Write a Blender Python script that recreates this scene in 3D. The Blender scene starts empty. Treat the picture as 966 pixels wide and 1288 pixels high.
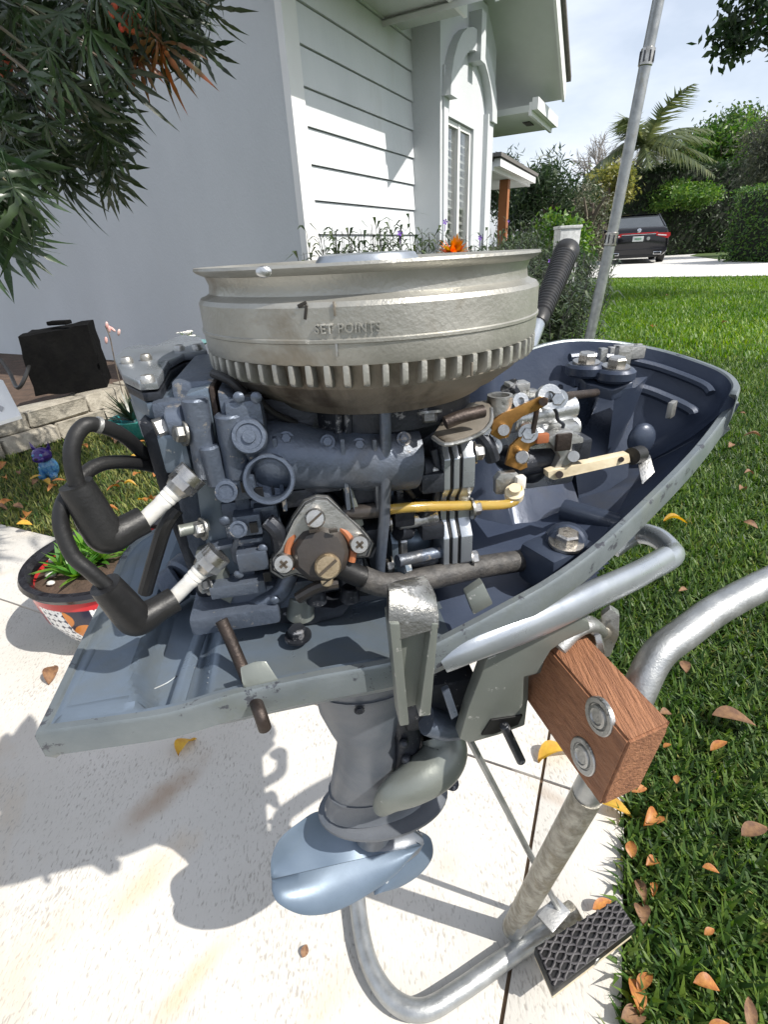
import bpy, bmesh, math, random
import numpy as np
from mathutils import Vector, Matrix
random.seed(7)
PI = math.pi; R = math.radians
S = bpy.context.scene
COL = S.collection
# ---------------------------------------------------------------- camera, light, exposure
H = .755; PITCH = R(27.4); ROLL = R(3.2); FPX = 630.
fw = Vector((0, math.cos(PITCH), -math.sin(PITCH))); up0 = Vector((0, math.sin(PITCH), math.cos(PITCH))); rt0 = Vector((1, 0, 0))
RT = rt0 * math.cos(ROLL) - up0 * math.sin(ROLL); UPV = up0 * math.cos(ROLL) + rt0 * math.sin(ROLL)
cam = bpy.data.objects.new('camera', bpy.data.cameras.new('camera')); COL.objects.link(cam)
cam.matrix_world = Matrix(((RT.x, UPV.x, -fw.x, 0), (RT.y, UPV.y, -fw.y, 0), (RT.z, UPV.z, -fw.z, H), (0, 0, 0, 1)))
cam.data.sensor_fit = 'VERTICAL'; cam.data.sensor_height = 24; cam.data.lens = 24 * FPX / 1288.
cam.data.clip_start = .01; cam.data.clip_end = 2000
S.camera = cam
SUN_AZ, SUN_EL = 117., 48.5
w = bpy.data.worlds.new('World'); S.world = w; w.use_nodes = True
nt = w.node_tree; bg = nt.nodes['Background']
sky = nt.nodes.new('ShaderNodeTexSky'); sky.sky_type = 'NISHITA'; sky.sun_disc = False
sky.sun_elevation = R(SUN_EL); sky.sun_rotation = R(SUN_AZ); sky.dust_density = 2.0; sky.air_density = 1.0
tc = nt.nodes.new('ShaderNodeTexCoord'); mp = nt.nodes.new('ShaderNodeMapping'); mp.inputs['Scale'].default_value = (1, 1, 2.6)
nz = nt.nodes.new('ShaderNodeTexNoise'); nz.inputs['Scale'].default_value = 2.2; nz.inputs['Detail'].default_value = 6; nz.inputs['Roughness'].default_value = .55
rp = nt.nodes.new('ShaderNodeValToRGB'); rp.color_ramp.elements[0].position = .42; rp.color_ramp.elements[0].color = (.42, .42, .42, 1); rp.color_ramp.elements[1].position = .68; rp.color_ramp.elements[1].color = (.9, .9, .9, 1)
mx = nt.nodes.new('ShaderNodeMix'); mx.data_type = 'RGBA'; mx.inputs[7].default_value = (7.9, 8.35, 9.2, 1)
L = nt.links.new
L(tc.outputs['Generated'], mp.inputs[0]); L(mp.outputs[0], nz.inputs[0]); L(nz.outputs[0], rp.inputs[0]); L(rp.outputs[0], mx.inputs[0]); L(sky.outputs[0], mx.inputs[6]); L(mx.outputs[2], bg.inputs[0])
bg.inputs[1].default_value = .108
sd = bpy.data.lights.new('sun', 'SUN'); sd.energy = 4.6; sd.angle = R(.53); sd.color = (1, .955, .88)
sun = bpy.data.objects.new('sun', sd); COL.objects.link(sun)
sv = Vector((math.sin(R(SUN_AZ)) * math.cos(R(SUN_EL)), math.cos(R(SUN_AZ)) * math.cos(R(SUN_EL)), math.sin(R(SUN_EL))))
sun.rotation_euler = sv.to_track_quat('Z', 'Y').to_euler(); sun.location = sv * 20
S.view_settings.view_transform = 'Standard'; S.view_settings.look = 'None'; S.view_settings.exposure = .45; S.view_settings.gamma = 1

# ---------------------------------------------------------------- surveying helpers: sight lines of the photograph cut with planes of the real place
CAM = Vector((0, 0, H)); AZ = R(9)
OE = Vector((0, .305, 0)); EU = Vector((math.cos(AZ), math.sin(AZ), 0)); EV = Vector((-math.sin(AZ), math.cos(AZ), 0))
def ray(x, y): return (fw * FPX + RT * (x - 483) - UPV * (y - 644)).normalized()
def G(x, y, z=0.): d = ray(x, y); return CAM + d * ((z - H) / d.z)
def at(x, y, D): d = ray(x, y); return CAM + d * (D / math.hypot(d.x, d.y))
def loc(p): q = p - OE; return Vector((q.dot(EU), q.dot(EV), q.z))
def K(x, y, v=-.065): d = ray(x, y); t = (v - (CAM - OE).dot(EV)) / d.dot(EV); return loc(CAM + d * t)
def Kz(x, y, z): return loc(G(x, y, z))
def Kd(x, y, D): return loc(at(x, y, D))

# ---------------------------------------------------------------- materials
MATS = {}
def mat(name, c1, c2=None, scale=40, rough=.5, metal=0., bump=.0, bscale=None, wear=None, wpos=.56, wsharp=.03, wscale=None, stain=None, spos=.6, spec=None, stretch=None, trans=0, rvar=.12, alpha=None, island=0., gen='Object', sub=0):
    if name in MATS: return MATS[name]
    m = bpy.data.materials.new(name); m.use_nodes = True; t = m.node_tree; N = t.nodes.new; K_ = t.links.new
    b = t.nodes['Principled BSDF']
    co = N('ShaderNodeTexCoord').outputs[gen]
    if stretch:
        mpp = N('ShaderNodeMapping'); mpp.inputs['Scale'].default_value = stretch[:3]
        if len(stretch) > 3: mpp.inputs['Rotation'].default_value = (0, 0, stretch[3])
        K_(co, mpp.inputs[0]); co = mpp.outputs[0]
    def noise(sc, det=5, ro=.6, dist=0.):
        n = N('ShaderNodeTexNoise'); n.inputs['Scale'].default_value = sc; n.inputs['Detail'].default_value = det; n.inputs['Roughness'].default_value = ro; n.inputs['Distortion'].default_value = dist
        K_(co, n.inputs[0]); return n.outputs[0]
    def ramp(f, a, bb):
        r = N('ShaderNodeMapRange'); r.inputs[1].default_value = a; r.inputs[2].default_value = bb; K_(f, r.inputs[0]); return r.outputs[0]
    def mix(f, a, bb):
        q = N('ShaderNodeMix'); q.data_type = 'RGBA'
        K_(f, q.inputs[0])
        for i, c in ((6, a), (7, bb)):
            if isinstance(c, tuple): q.inputs[i].default_value = (*c, 1)
            else: K_(c, q.inputs[i])
        return q.outputs[2]
    c2 = c2 or tuple(x * .7 for x in c1)
    n1 = noise(scale); col = mix(ramp(n1, .35, .65), c1, c2)
    if island:
        gi = N('ShaderNodeNewGeometry'); hsv = N('ShaderNodeHueSaturation'); K_(col, hsv.inputs['Color'])
        K_(ramp(gi.outputs['Random Per Island'], 0, 1), N('ShaderNodeMath').inputs[0])
        mr = N('ShaderNodeMapRange'); K_(gi.outputs['Random Per Island'], mr.inputs[0]); mr.inputs[3].default_value = 1 - island; mr.inputs[4].default_value = 1 + island; K_(mr.outputs[0], hsv.inputs['Value'])
        m2 = N('ShaderNodeMath'); m2.operation = 'MULTIPLY_ADD'; K_(gi.outputs['Random Per Island'], m2.inputs[0]); m2.inputs[1].default_value = -.06; m2.inputs[2].default_value = .53; K_(m2.outputs[0], hsv.inputs['Hue'])
        col = hsv.outputs[0]
    if stain: col = mix(ramp(noise(scale * .45, 6, .65, .6), spos, spos + .12), col, stain)
    met = None
    if wear:
        wn = noise(wscale or scale * 3, 8, .7); ge = N('ShaderNodeNewGeometry')
        ad = N('ShaderNodeMath'); ad.operation = 'MULTIPLY_ADD'; K_(ge.outputs['Pointiness'], ad.inputs[0]); ad.inputs[1].default_value = 1.4; K_(wn, ad.inputs[2])
        sb = N('ShaderNodeMath'); sb.operation = 'SUBTRACT'; K_(ad.outputs[0], sb.inputs[0]); sb.inputs[1].default_value = .7 + .06
        wf = ramp(sb.outputs[0], wpos, wpos + wsharp); col = mix(wf, col, wear)
    K_(col, b.inputs['Base Color'])
    K_(ramp(noise(scale * 2, 4), 0, 1), N('ShaderNodeMath').inputs[0])
    rr = N('ShaderNodeMapRange'); K_(noise(scale * 1.7, 5), rr.inputs[0]); rr.inputs[1].default_value = .3; rr.inputs[2].default_value = .7; rr.inputs[3].default_value = max(.03, rough - rvar); rr.inputs[4].default_value = min(1, rough + rvar)
    K_(rr.outputs[0], b.inputs['Roughness'])
    b.inputs['Metallic'].default_value = metal
    if spec is not None: b.inputs['Specular IOR Level'].default_value = spec
    if trans: b.inputs['Transmission Weight'].default_value = trans
    if sub: b.inputs['Subsurface Weight'].default_value = sub; b.inputs['Subsurface Radius'].default_value = (.002, .004, .001)
    if bump:
        bp = N('ShaderNodeBump'); bp.inputs['Strength'].default_value = bump; bp.inputs['Distance'].default_value = 1. / (bscale or scale * 4) * .5
        K_(noise(bscale or scale * 4, 6, .6), bp.inputs['Height']); K_(bp.outputs[0], b.inputs['Normal'])
    MATS[name] = m; return m
def leafmat(name, c1, c2, tr=.35, rough=.45, scale=6, island=.25, tcol=None):
    if name in MATS: return MATS[name]
    m = mat(name, c1, c2, scale=scale, rough=rough, island=island, rvar=.08)
    t = m.node_tree; b = t.nodes['Principled BSDF']; o = t.nodes['Material Output']
    tl = t.nodes.new('ShaderNodeBsdfTranslucent'); ms = t.nodes.new('ShaderNodeMixShader'); ms.inputs[0].default_value = tr
    hs = t.nodes.new('ShaderNodeHueSaturation'); hs.inputs['Value'].default_value = 1.7; hs.inputs['Saturation'].default_value = 1.1
    t.links.new(b.inputs['Base Color'].links[0].from_socket, hs.inputs['Color']); t.links.new(hs.outputs[0], tl.inputs[0])
    t.links.new(b.outputs[0], ms.inputs[1]); t.links.new(tl.outputs[0], ms.inputs[2]); t.links.new(ms.outputs[0], o.inputs[0])
    return m
BLUE = mat('blue_grey_paint', (.125, .148, .19), (.07, .088, .122), 18, .38, .45, .35, 260, wear=(.27, .25, .23), wpos=.655, wscale=90, stain=(.10, .10, .10), spos=.58)
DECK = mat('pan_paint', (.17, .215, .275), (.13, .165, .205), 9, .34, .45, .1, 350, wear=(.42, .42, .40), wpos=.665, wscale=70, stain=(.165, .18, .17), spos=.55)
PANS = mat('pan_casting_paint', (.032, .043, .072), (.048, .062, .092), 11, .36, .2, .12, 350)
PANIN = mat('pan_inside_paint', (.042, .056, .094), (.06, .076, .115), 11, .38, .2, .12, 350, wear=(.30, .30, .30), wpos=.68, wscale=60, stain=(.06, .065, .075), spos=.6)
RIM = mat('pan_rim_bare', (.215, .24, .25), (.16, .185, .20), 20, .40, .5, .15, 400, wear=(.08, .085, .10), wpos=.60, wscale=60, stain=(.18, .20, .18), spos=.55)
LEG = mat('leg_paint', (.165, .178, .198), (.125, .137, .157), 12, .40, .4, .1, 400, wear=(.34, .34, .34), wpos=.68, wscale=60, stain=(.10, .12, .15), spos=.5)
PROP = mat('propeller_paint', (.14, .185, .245), (.11, .15, .20), 12, .44, .3, .05, 400, wear=(.45, .47, .48), wpos=.68, stain=(.13, .16, .17), spos=.62)
OLIVE = mat('olive_grey_paint', (.20, .215, .195), (.165, .18, .165), 12, .4, .4, .1, 300, wear=(.42, .42, .40), wpos=.635, wscale=80, stain=(.09, .105, .10), spos=.6)
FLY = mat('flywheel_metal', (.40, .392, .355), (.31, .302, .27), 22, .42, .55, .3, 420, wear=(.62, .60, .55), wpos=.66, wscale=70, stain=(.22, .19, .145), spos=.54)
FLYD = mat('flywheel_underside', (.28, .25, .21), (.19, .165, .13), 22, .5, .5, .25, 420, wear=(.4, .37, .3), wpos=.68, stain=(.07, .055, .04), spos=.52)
ALU = mat('bright_aluminium', (.62, .63, .63), (.42, .43, .44), 40, .3, .9, .3, 500, stain=(.2, .17, .14), spos=.6)
CAST = mat('cast_aluminium', (.5, .5, .49), (.33, .33, .32), 30, .4, .85, .4, 450, wear=(.2, .2, .19), wpos=.6, wscale=80, stain=(.28, .26, .22), spos=.55)
SILV = mat('silver_paint', (.42, .45, .48), (.34, .37, .41), 14, .3, .7, .06, 300, wear=(.2, .2, .2), wpos=.72, stain=(.3, .33, .34), spos=.6)
GALV = mat('galvanised_pipe', (.42, .43, .43), (.3, .31, .31), 45, .4, .8, .35, 500, stain=(.3, .27, .2), spos=.62)
GALVR = mat('galvanised_flaking', (.46, .44, .38), (.24, .22, .18), 90, .5, .6, .9, 260, stain=(.26, .23, .17), spos=.52)
STEEL = mat('zinc_bolt', (.55, .53, .5), (.36, .34, .31), 70, .28, .95, .15, 500)
BRASS = mat('tarnished_brass', (.6, .47, .3), (.4, .3, .19), 70, .33, .9, .2, 500)
BRONZE = mat('yellow_chromate_lever', (.45, .24, .07), (.22, .11, .04), 45, .38, .75, .2, 500, stain=(.12, .06, .03), spos=.58)
RUST = mat('rusty_steel', (.06, .045, .038), (.035, .028, .025), 60, .5, .6, .4, 400, stain=(.16, .09, .05), spos=.64)
BLK = mat('black_rubber', (.010, .010, .011), (.015, .015, .015), 30, .45, 0, .2, 450, stain=(.028, .027, .026), spos=.66, spec=.4)
HOSE = mat('braided_hose', (.035, .034, .034), (.075, .07, .065), 130, .55, 0, .6, 500)
DARK = mat('dark_plastic', (.035, .03, .027), (.05, .042, .036), 40, .36, .1, .15, 400)
GREASE = mat('dark_engine_metal', (.045, .05, .062), (.02, .022, .028), 35, .42, .5, .3, 400, wear=(.25, .25, .26), wpos=.66)
PORC = mat('white_porcelain', (.74, .73, .70), (.64, .62, .57), 120, .25, 0, .1, stain=(.45, .42, .36), spos=.68)
CREAM = mat('cream_nylon', (.66, .58, .42), (.55, .46, .31), 60, .42, 0, .2, stain=(.35, .26, .15), spos=.62)
GASK = mat('rust_red_gasket', (.36, .12, .045), (.25, .08, .03), 60, .6)
FUEL = mat('amber_fuel_tube', (.78, .55, .13), (.72, .47, .10), 60, .14, 0, trans=.6, rvar=.02)
WOOD = mat('weathered_teak', (.34, .155, .078), (.23, .10, .05), 60, .66, 0, .9, 160, stain=(.13, .055, .03), spos=.62, stretch=(3.2, .28, 3.2))
CONC = None
STUCCO = mat('painted_stucco', (.58, .605, .625), (.53, .555, .575), 1.5, .75, 0, .8, 110, rvar=.05, stain=(.54, .56, .57), spos=.6, stretch=(1, 1, .5))
STUCCOG = mat('soffit_paint', (.60, .62, .60), (.55, .57, .55), 4, .8, 0, .3, 70, rvar=.05)
SIDING = mat('siding_paint', (.68, .70, .72), (.62, .645, .665), 3, .6, 0, .3, 60, rvar=.08, stain=(.58, .59, .585), spos=.6, stretch=(1, 1, .35))
WHITE = mat('white_trim_paint', (.8, .8, .79), (.76, .76, .75), 5, .45, 0, .05)
SHUT = mat('plantation_shutter', (.74, .74, .70), (.68, .68, .64), 8, .5)
GLASS = mat('window_glass', (.8, .82, .82), (.78, .8, .8), 3, .05, 0, trans=.97, rvar=.02)
BLACKCLOTH = mat('black_cloth', (.003, .003, .0035), (.005, .005, .005), 20, .95, 0, .6, 60, spec=.1)
SOIL = mat('garden_soil', (.10, .062, .042), (.05, .032, .022), 14, .95, 0, 1, 50, stain=(.2, .13, .07), spos=.62)
STONE = mat('edging_stone', (.38, .35, .29), (.26, .235, .19), 22, .85, 0, .9, 70, stain=(.13, .12, .10), spos=.55)
GROUND = mat('lawn_soil', (.035, .042, .016), (.02, .025, .01), 20, .95, 0, .8, 80, stain=(.11, .075, .035), spos=.63)
GRASS = leafmat('grass_blades', (.070, .135, .020), (.038, .082, .013), .32, .55, 1.2, .6)
GRASSP = leafmat('pale_grass_blades', (.22, .23, .07), (.11, .15, .035), .35, .6, 3, .6)
BARK = mat('bark', (.16, .13, .10), (.09, .07, .055), 10, .9, 0, .9, 30)
PALEBARK = mat('pale_bark', (.36, .34, .31), (.26, .24, .22), 8, .9)

# ---------------------------------------------------------------- mesh kit
def finish(o, me, m, parent, smooth, ang=35):
    for mm in (m if isinstance(m, (list, tuple)) else [m]): me.materials.append(mm)
    if smooth:
        me.shade_smooth()
        try: me.set_sharp_from_angle(angle=R(ang))
        except Exception: pass
    if parent: o.parent = parent
class MB:
    def __init__(s): s.b = bmesh.new()
    def box(s, c, d, rot=None, bev=0., seg=2, taper=1.):
        g = bmesh.ops.create_cube(s.b, size=1); vs = g['verts']
        for v in vs:
            k = taper if v.co.z > 0 else 1
            v.co = Vector((v.co.x * d[0] * k, v.co.y * d[1] * k, v.co.z * d[2]))
        if bev:
            es = list({e for v in vs for e in v.link_edges})
            r = bmesh.ops.bevel(s.b, geom=es, offset=bev, segments=seg, profile=.6, affect='EDGES'); vs = list({v for f in r['faces'] for v in f.verts} | {v for v in vs if v.is_valid})
        M_ = Matrix.Translation(c) @ (rot.to_4x4() if rot else Matrix.Identity(4))
        bmesh.ops.transform(s.b, matrix=M_, verts=vs); return s
    def hull(s, pts):
        vs = [s.b.verts.new(p) for p in pts]; bmesh.ops.convex_hull(s.b, input=vs); return s
    def cyl(s, a, b, r0, r1=None, n=20, cap=True, bev=0):
        a = Vector(a); b = Vector(b); r1 = r0 if r1 is None else r1; L_ = (b - a).length; q = (b - a).to_track_quat('Z', 'Y')
        prof = [(r0, 0), (r1, L_)]
        if bev: prof = [(r0 - bev, 0), (r0, bev), (r1, L_ - bev), (r1 - bev, L_)]
        return s.lathe(prof, a, q, n, cap)
    def lathe(s, prof, org=(0, 0, 0), q=None, n=24, cap=True, jit=None):
        org = Vector(org); rings = []
        for (r, z) in prof:
            rg = []
            for i in range(n):
                a = 2 * PI * i / n; p = Vector((r * math.cos(a), r * math.sin(a), z))
                if q: p = q @ p
                rg.append(s.b.verts.new(p + org))
            rings.append(rg)
        for k in range(len(rings) - 1):
            for i in range(n): s.b.faces.new((rings[k][i], rings[k][(i + 1) % n], rings[k + 1][(i + 1) % n], rings[k + 1][i]))
        if cap: s.b.faces.new(rings[0][::-1]); s.b.faces.new(rings[-1])
        return s
    def tube(s, pts, r, n=14, sub=6, cap=True, flat=1.):
        P = spline([Vector(p) for p in pts], sub) if sub > 1 and len(pts) > 2 else [Vector(p) for p in pts]
        m = len(P); rad = (lambda t: r) if not callable(r) else r
        t0 = (P[1] - P[0]).normalized(); nrm = t0.orthogonal().normalized() if abs(t0.z) > .9 else (Vector((0, 0, 1)) - t0 * t0.z).normalized()
        rings = []
        for i, p in enumerate(P):
            t = (P[min(i + 1, m - 1)] - P[max(i - 1, 0)]).normalized(); nrm = (nrm - t * nrm.dot(t)).normalized(); bn = t.cross(nrm); rr = rad(i / (m - 1))
            rings.append([s.b.verts.new(p + nrm * math.cos(2 * PI * k / n) * rr * flat + bn * math.sin(2 * PI * k / n) * rr) for k in range(n)])
        for a, b in zip(rings, rings[1:]):
            for k in range(n): s.b.faces.new((a[k], a[(k + 1) % n], b[(k + 1) % n], b[k]))
        if cap: s.b.faces.new(rings[0][::-1]); s.b.faces.new(rings[-1])
        return s
    def prism(s, pts, off, bev=0.):       # pts: 3-D outline, off: vector of thickness
        off = Vector(off); A = [s.b.verts.new(Vector(p)) for p in pts]; B = [s.b.verts.new(Vector(p) + off) for p in pts]; n = len(A)
        fs = [s.b.faces.new(A), s.b.faces.new(B[::-1])]
        for i in range(n): fs.append(s.b.faces.new((A[i], B[i], B[(i + 1) % n], A[(i + 1) % n])))
        bmesh.ops.recalc_face_normals(s.b, faces=fs)
        if bev: bmesh.ops.bevel(s.b, geom=list({e for f in fs for e in f.edges}), offset=bev, segments=2, profile=.6, affect='EDGES')
        return s
    def sph(s, c, r, sc=(1, 1, 1), n=16, m=10, rot=None):
        g = bmesh.ops.create_uvsphere(s.b, u_segments=n, v_segments=m, radius=r)
        M_ = Matrix.Translation(c) @ (rot.to_4x4() if rot else Matrix.Identity(4)) @ Matrix.Diagonal((*sc, 1)); bmesh.ops.transform(s.b, matrix=M_, verts=g['verts']); return s
    def loft(s, rings, closed=True, cap=True):
        RR = [[s.b.verts.new(Vector(p)) for p in r] for r in rings]; n = len(RR[0])
        for a, b in zip(RR, RR[1:]):
            for k in range(n if closed else n - 1): s.b.faces.new((a[k], a[(k + 1) % n], b[(k + 1) % n], b[k]))
        if cap: s.b.faces.new(RR[0][::-1]); s.b.faces.new(RR[-1])
        return s
    def build(s, name, m, parent=None, smooth=True, ang=35):
        bmesh.ops.recalc_face_normals(s.b, faces=s.b.faces)
        me = bpy.data.meshes.new(name); s.b.to_mesh(me); s.b.free()
        o = bpy.data.objects.new(name, me); COL.objects.link(o); finish(o, me, m, parent, smooth, ang); return o
def spline(P, sub):
    out = []; n = len(P)
    for i in range(n - 1):
        p0 = P[max(i - 1, 0)]; p1 = P[i]; p2 = P[i + 1]; p3 = P[min(i + 2, n - 1)]
        for k in range(sub):
            t = k / sub; out.append(.5 * ((2 * p1) + (p2 - p0) * t + (2 * p0 - 5 * p1 + 4 * p2 - p3) * t * t + (3 * p1 - p0 - 3 * p2 + p3) * t ** 3))
    out.append(P[-1]); return out
def raw(name, V, F, m, parent=None, smooth=False):
    me = bpy.data.meshes.new(name); me.from_pydata([tuple(v) for v in V], [], F); me.update()
    o = bpy.data.objects.new(name, me); COL.objects.link(o); finish(o, me, m, parent, smooth); return o
def npmesh(name, V, F, m, parent=None):   # V (n,3), F list of (k,) equal size faces arrays
    me = bpy.data.meshes.new(name); V = np.asarray(V, np.float32); me.vertices.add(len(V)); me.vertices.foreach_set('co', V.ravel())
    idx = np.concatenate([f.ravel() for f in F]).astype(np.int32); cnt = np.concatenate([np.full(len(f), f.shape[1]) for f in F]).astype(np.int32)
    me.loops.add(len(idx)); me.loops.foreach_set('vertex_index', idx); me.polygons.add(len(cnt))
    st = np.concatenate([[0], np.cumsum(cnt)[:-1]]).astype(np.int32); me.polygons.foreach_set('loop_start', st); me.update(calc_edges=True)
    o = bpy.data.objects.new(name, me); COL.objects.link(o); finish(o, me, m, parent, False); return o
def tag(o, label=None, cat=None, group=None, kind=None):
    if label: o['label'] = label
    if cat: o['category'] = cat
    if group: o['group'] = group
    if kind: o['kind'] = kind
    return o
def empty(name, p, label, cat, rz=0., group=None):
    o = bpy.data.objects.new(name, None); o.empty_display_size = .05; COL.objects.link(o); o.location = p; o.rotation_euler = (0, 0, rz); return tag(o, label, cat, group)
def child_copy(o, parent, M_=None):
    c = o.copy(); COL.objects.link(c); c.parent = parent
    if M_ is not None: c.matrix_local = M_
    return c
def dup(root, M_=None, label=None):
    c = root.copy(); COL.objects.link(c)
    if M_ is not None: c.matrix_world = M_
    if label: c['label'] = label
    for ch in list(root.children):
        d = ch.copy(); COL.objects.link(d); d.parent = c
        for g in ch.children: e = g.copy(); COL.objects.link(e); e.parent = d
    return c

# ================================================================ SETTING: ground, slabs, driveway
def sheet(name, pts, z, m, kind='structure', th=None):
    if th: o = MB().prism([(p[0], p[1], z) for p in pts], (0, 0, -th), 0).build(name, m, None, False)
    else: o = raw(name, [(p[0], p[1], z) for p in pts], [tuple(range(len(pts)))], m)
    return tag(o, kind=kind)
sheet('ground', [(-900, -900), (900, -900), (900, 900), (-900, 900)], -.018, GROUND)
def concrete():
    m = mat('broomed_concrete', (.54, .52, .485), (.48, .46, .42), 3.5, .8, 0, 0, stain=(.48, .40, .30), spos=.54)
    t = m.node_tree; N = t.nodes.new; K_ = t.links.new; b = t.nodes['Principled BSDF']
    g = N('ShaderNodeTexCoord'); mp = N('ShaderNodeMapping'); mp.inputs['Rotation'].default_value = (0, 0, R(28)); mp.inputs['Scale'].default_value = (1, .34, 1)
    K_(g.outputs['Object'], mp.inputs[0])
    n = N('ShaderNodeTexNoise'); n.inputs['Scale'].default_value = 330; n.inputs['Detail'].default_value = 5; n.inputs['Distortion'].default_value = .5; K_(mp.outputs[0], n.inputs[0])
    n3 = N('ShaderNodeTexNoise'); n3.inputs['Scale'].default_value = 9; K_(g.outputs['Object'], n3.inputs[0])
    ad = N('ShaderNodeMath'); ad.operation = 'MULTIPLY_ADD'; K_(n3.outputs[0], ad.inputs[0]); ad.inputs[1].default_value = .34; K_(n.outputs[0], ad.inputs[2])
    r = N('ShaderNodeMapRange'); r.inputs[1].default_value = .73; r.inputs[2].default_value = .86; K_(ad.outputs[0], r.inputs[0])
    old = b.inputs['Base Color'].links[0].from_socket; q = N('ShaderNodeMix'); q.data_type = 'RGBA'; K_(r.outputs[0], q.inputs[0]); K_(old, q.inputs[6]); q.inputs[7].default_value = (.33, .31, .28, 1); K_(q.outputs[2], b.inputs['Base Color'])
    n5 = N('ShaderNodeTexNoise'); n5.inputs['Scale'].default_value = 28; n5.inputs['Detail'].default_value = 6; K_(g.outputs['Object'], n5.inputs[0]); cur = q.outputs[2]
    for (sx_, sy_, L1, L2, colr, am) in ((205, 1000, .085, .030, (.30, .21, .14, 1), .75), (185, 1105, .075, .035, (.50, .36, .20, 1), .55), (240, 1235, .075, .018, (.50, .36, .20, 1), .6), (410, 1260, .05, .03, (.52, .40, .25, 1), .4), (30, 1210, .12, .04, (.52, .42, .30, 1), .35), (690, 1000, .015, .06, (.3, .2, .12, 1), .4)):
        p = G(sx_, sy_); m1 = N('ShaderNodeMapping'); m1.vector_type = 'TEXTURE'; m1.inputs['Location'].default_value = (p.x, p.y, 0); m1.inputs['Rotation'].default_value = (0, 0, R(52)); m1.inputs['Scale'].default_value = (L1, L2, 1)
        K_(g.outputs['Object'], m1.inputs[0]); ln = N('ShaderNodeVectorMath'); ln.operation = 'LENGTH'; K_(m1.outputs[0], ln.inputs[0]); a1 = N('ShaderNodeMath'); a1.operation = 'MULTIPLY_ADD'; K_(n5.outputs[0], a1.inputs[0]); a1.inputs[1].default_value = 1.3; K_(ln.outputs['Value'], a1.inputs[2])
        m3 = N('ShaderNodeMapRange'); m3.interpolation_type = 'SMOOTHSTEP'; m3.inputs[1].default_value = 1.9; m3.inputs[2].default_value = .6; m3.inputs[3].default_value = 0; m3.inputs[4].default_value = am; K_(a1.outputs[0], m3.inputs[0])
        qq = N('ShaderNodeMix'); qq.data_type = 'RGBA'; K_(m3.outputs[0], qq.inputs[0]); K_(cur, qq.inputs[6]); qq.inputs[7].default_value = colr; cur = qq.outputs[2]
    K_(cur, b.inputs['Base Color'])
    bp = N('ShaderNodeBump'); bp.inputs['Strength'].default_value = .6; bp.inputs['Distance'].default_value = .0012; bp.invert = True; K_(ad.outputs[0], bp.inputs['Height']); K_(bp.outputs[0], b.inputs['Normal'])
    return m
CONC = concrete()
Q = Vector((.227, .505, 0)); QA = Vector((math.sin(R(25)), math.cos(R(25)), 0)); QB = Vector((QA.y, -QA.x, 0))
def slab(a0, a1, b0, b1):
    e = .0022
    P = [Q + QA * (a0 + e) + QB * (b0 + e), Q + QA * (a0 + e) + QB * (b1 - e), Q + QA * (a1 - e) + QB * (b1 - e), Q + QA * (a1 - e) + QB * (b0 + e)]
    o = MB().prism(P, (0, 0, -.05), .0012).build('concrete_slab', CONC, None); return tag(o, kind='structure')
for a in [(-3.2, 0, -4.2, 0), (0, .28, -4.2, -2.3), (0, .28, -2.3, 0), (-3.2, 0, 0, .122), (0, .28, 0, .122)]: slab(*a)
tag(raw('joint_filler', [Q + QA * -3 + QB * -4 - Vector((0, 0, .006)), Q + QA * -3 + QB * .1 - Vector((0, 0, .006)), Q + QA * .27 + QB * .1 - Vector((0, 0, .006)), Q + QA * .27 + QB * -4 - Vector((0, 0, .006))], [(0, 1, 2, 3)], mat('joint_dirt', (.16, .11, .07), (.08, .05, .03), 40, .9)), kind='structure')
drv = mat('driveway_concrete', (.56, .55, .53), (.50, .49, .47), .8, .85, 0, .1, 20)
dp = [G(690, 351), G(735, 350), G(800, 349), G(880, 348), G(966, 347), G(1100, 345), (60, 30), (60, 38), (14.5, 19.8), (15, 24), (18, 30), (25, 40), (10, 40), (7, 22), (5, 18)]
dp = [Vector((p[0], p[1], 0)) for p in dp]
near = [G(x, y) for x, y in ((640, 352), (735, 350), (800, 349), (880, 348), (966, 347), (1150, 344))]
far = [Vector(p) for p in ((70, 50, 0), (24, 31.5, 0), (17.5, 24.5, 0), (14.7, 21.8, 0), (15.2, 24, 0), (18, 29, 0), (22, 36, 0), (8, 36, 0), (6, 22, 0), (4.2, 15, 0))]
sheet('driveway', [(p.x, p.y) for p in near + far], .004, drv)
# soil bed behind the stone edging
HC = Vector((-.321, 3.44, 0)); HS = Vector((.4726, .8813, 0)); HN = Vector((.8813, -.4726, 0))
W0 = Vector((-1.83, 2.10, 0)); WD = Vector((.50, .866, 0)); WN = Vector((.866, -.5, 0))
sp = [W0 - WD * 2.5 - WN * .1, W0 + WD * 2.6 - WN * .1, HC + HN * .35 + HS * .4, HC + HN * .35 + HS * 4, HC - HN * .5 + HS * 4, HC - HN * 4.2 - HS * .1, W0 - WD * 2.5 - WN * 2]
sheet('garden_bed', [(p.x, p.y) for p in sp], .075, SOIL)

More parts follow.
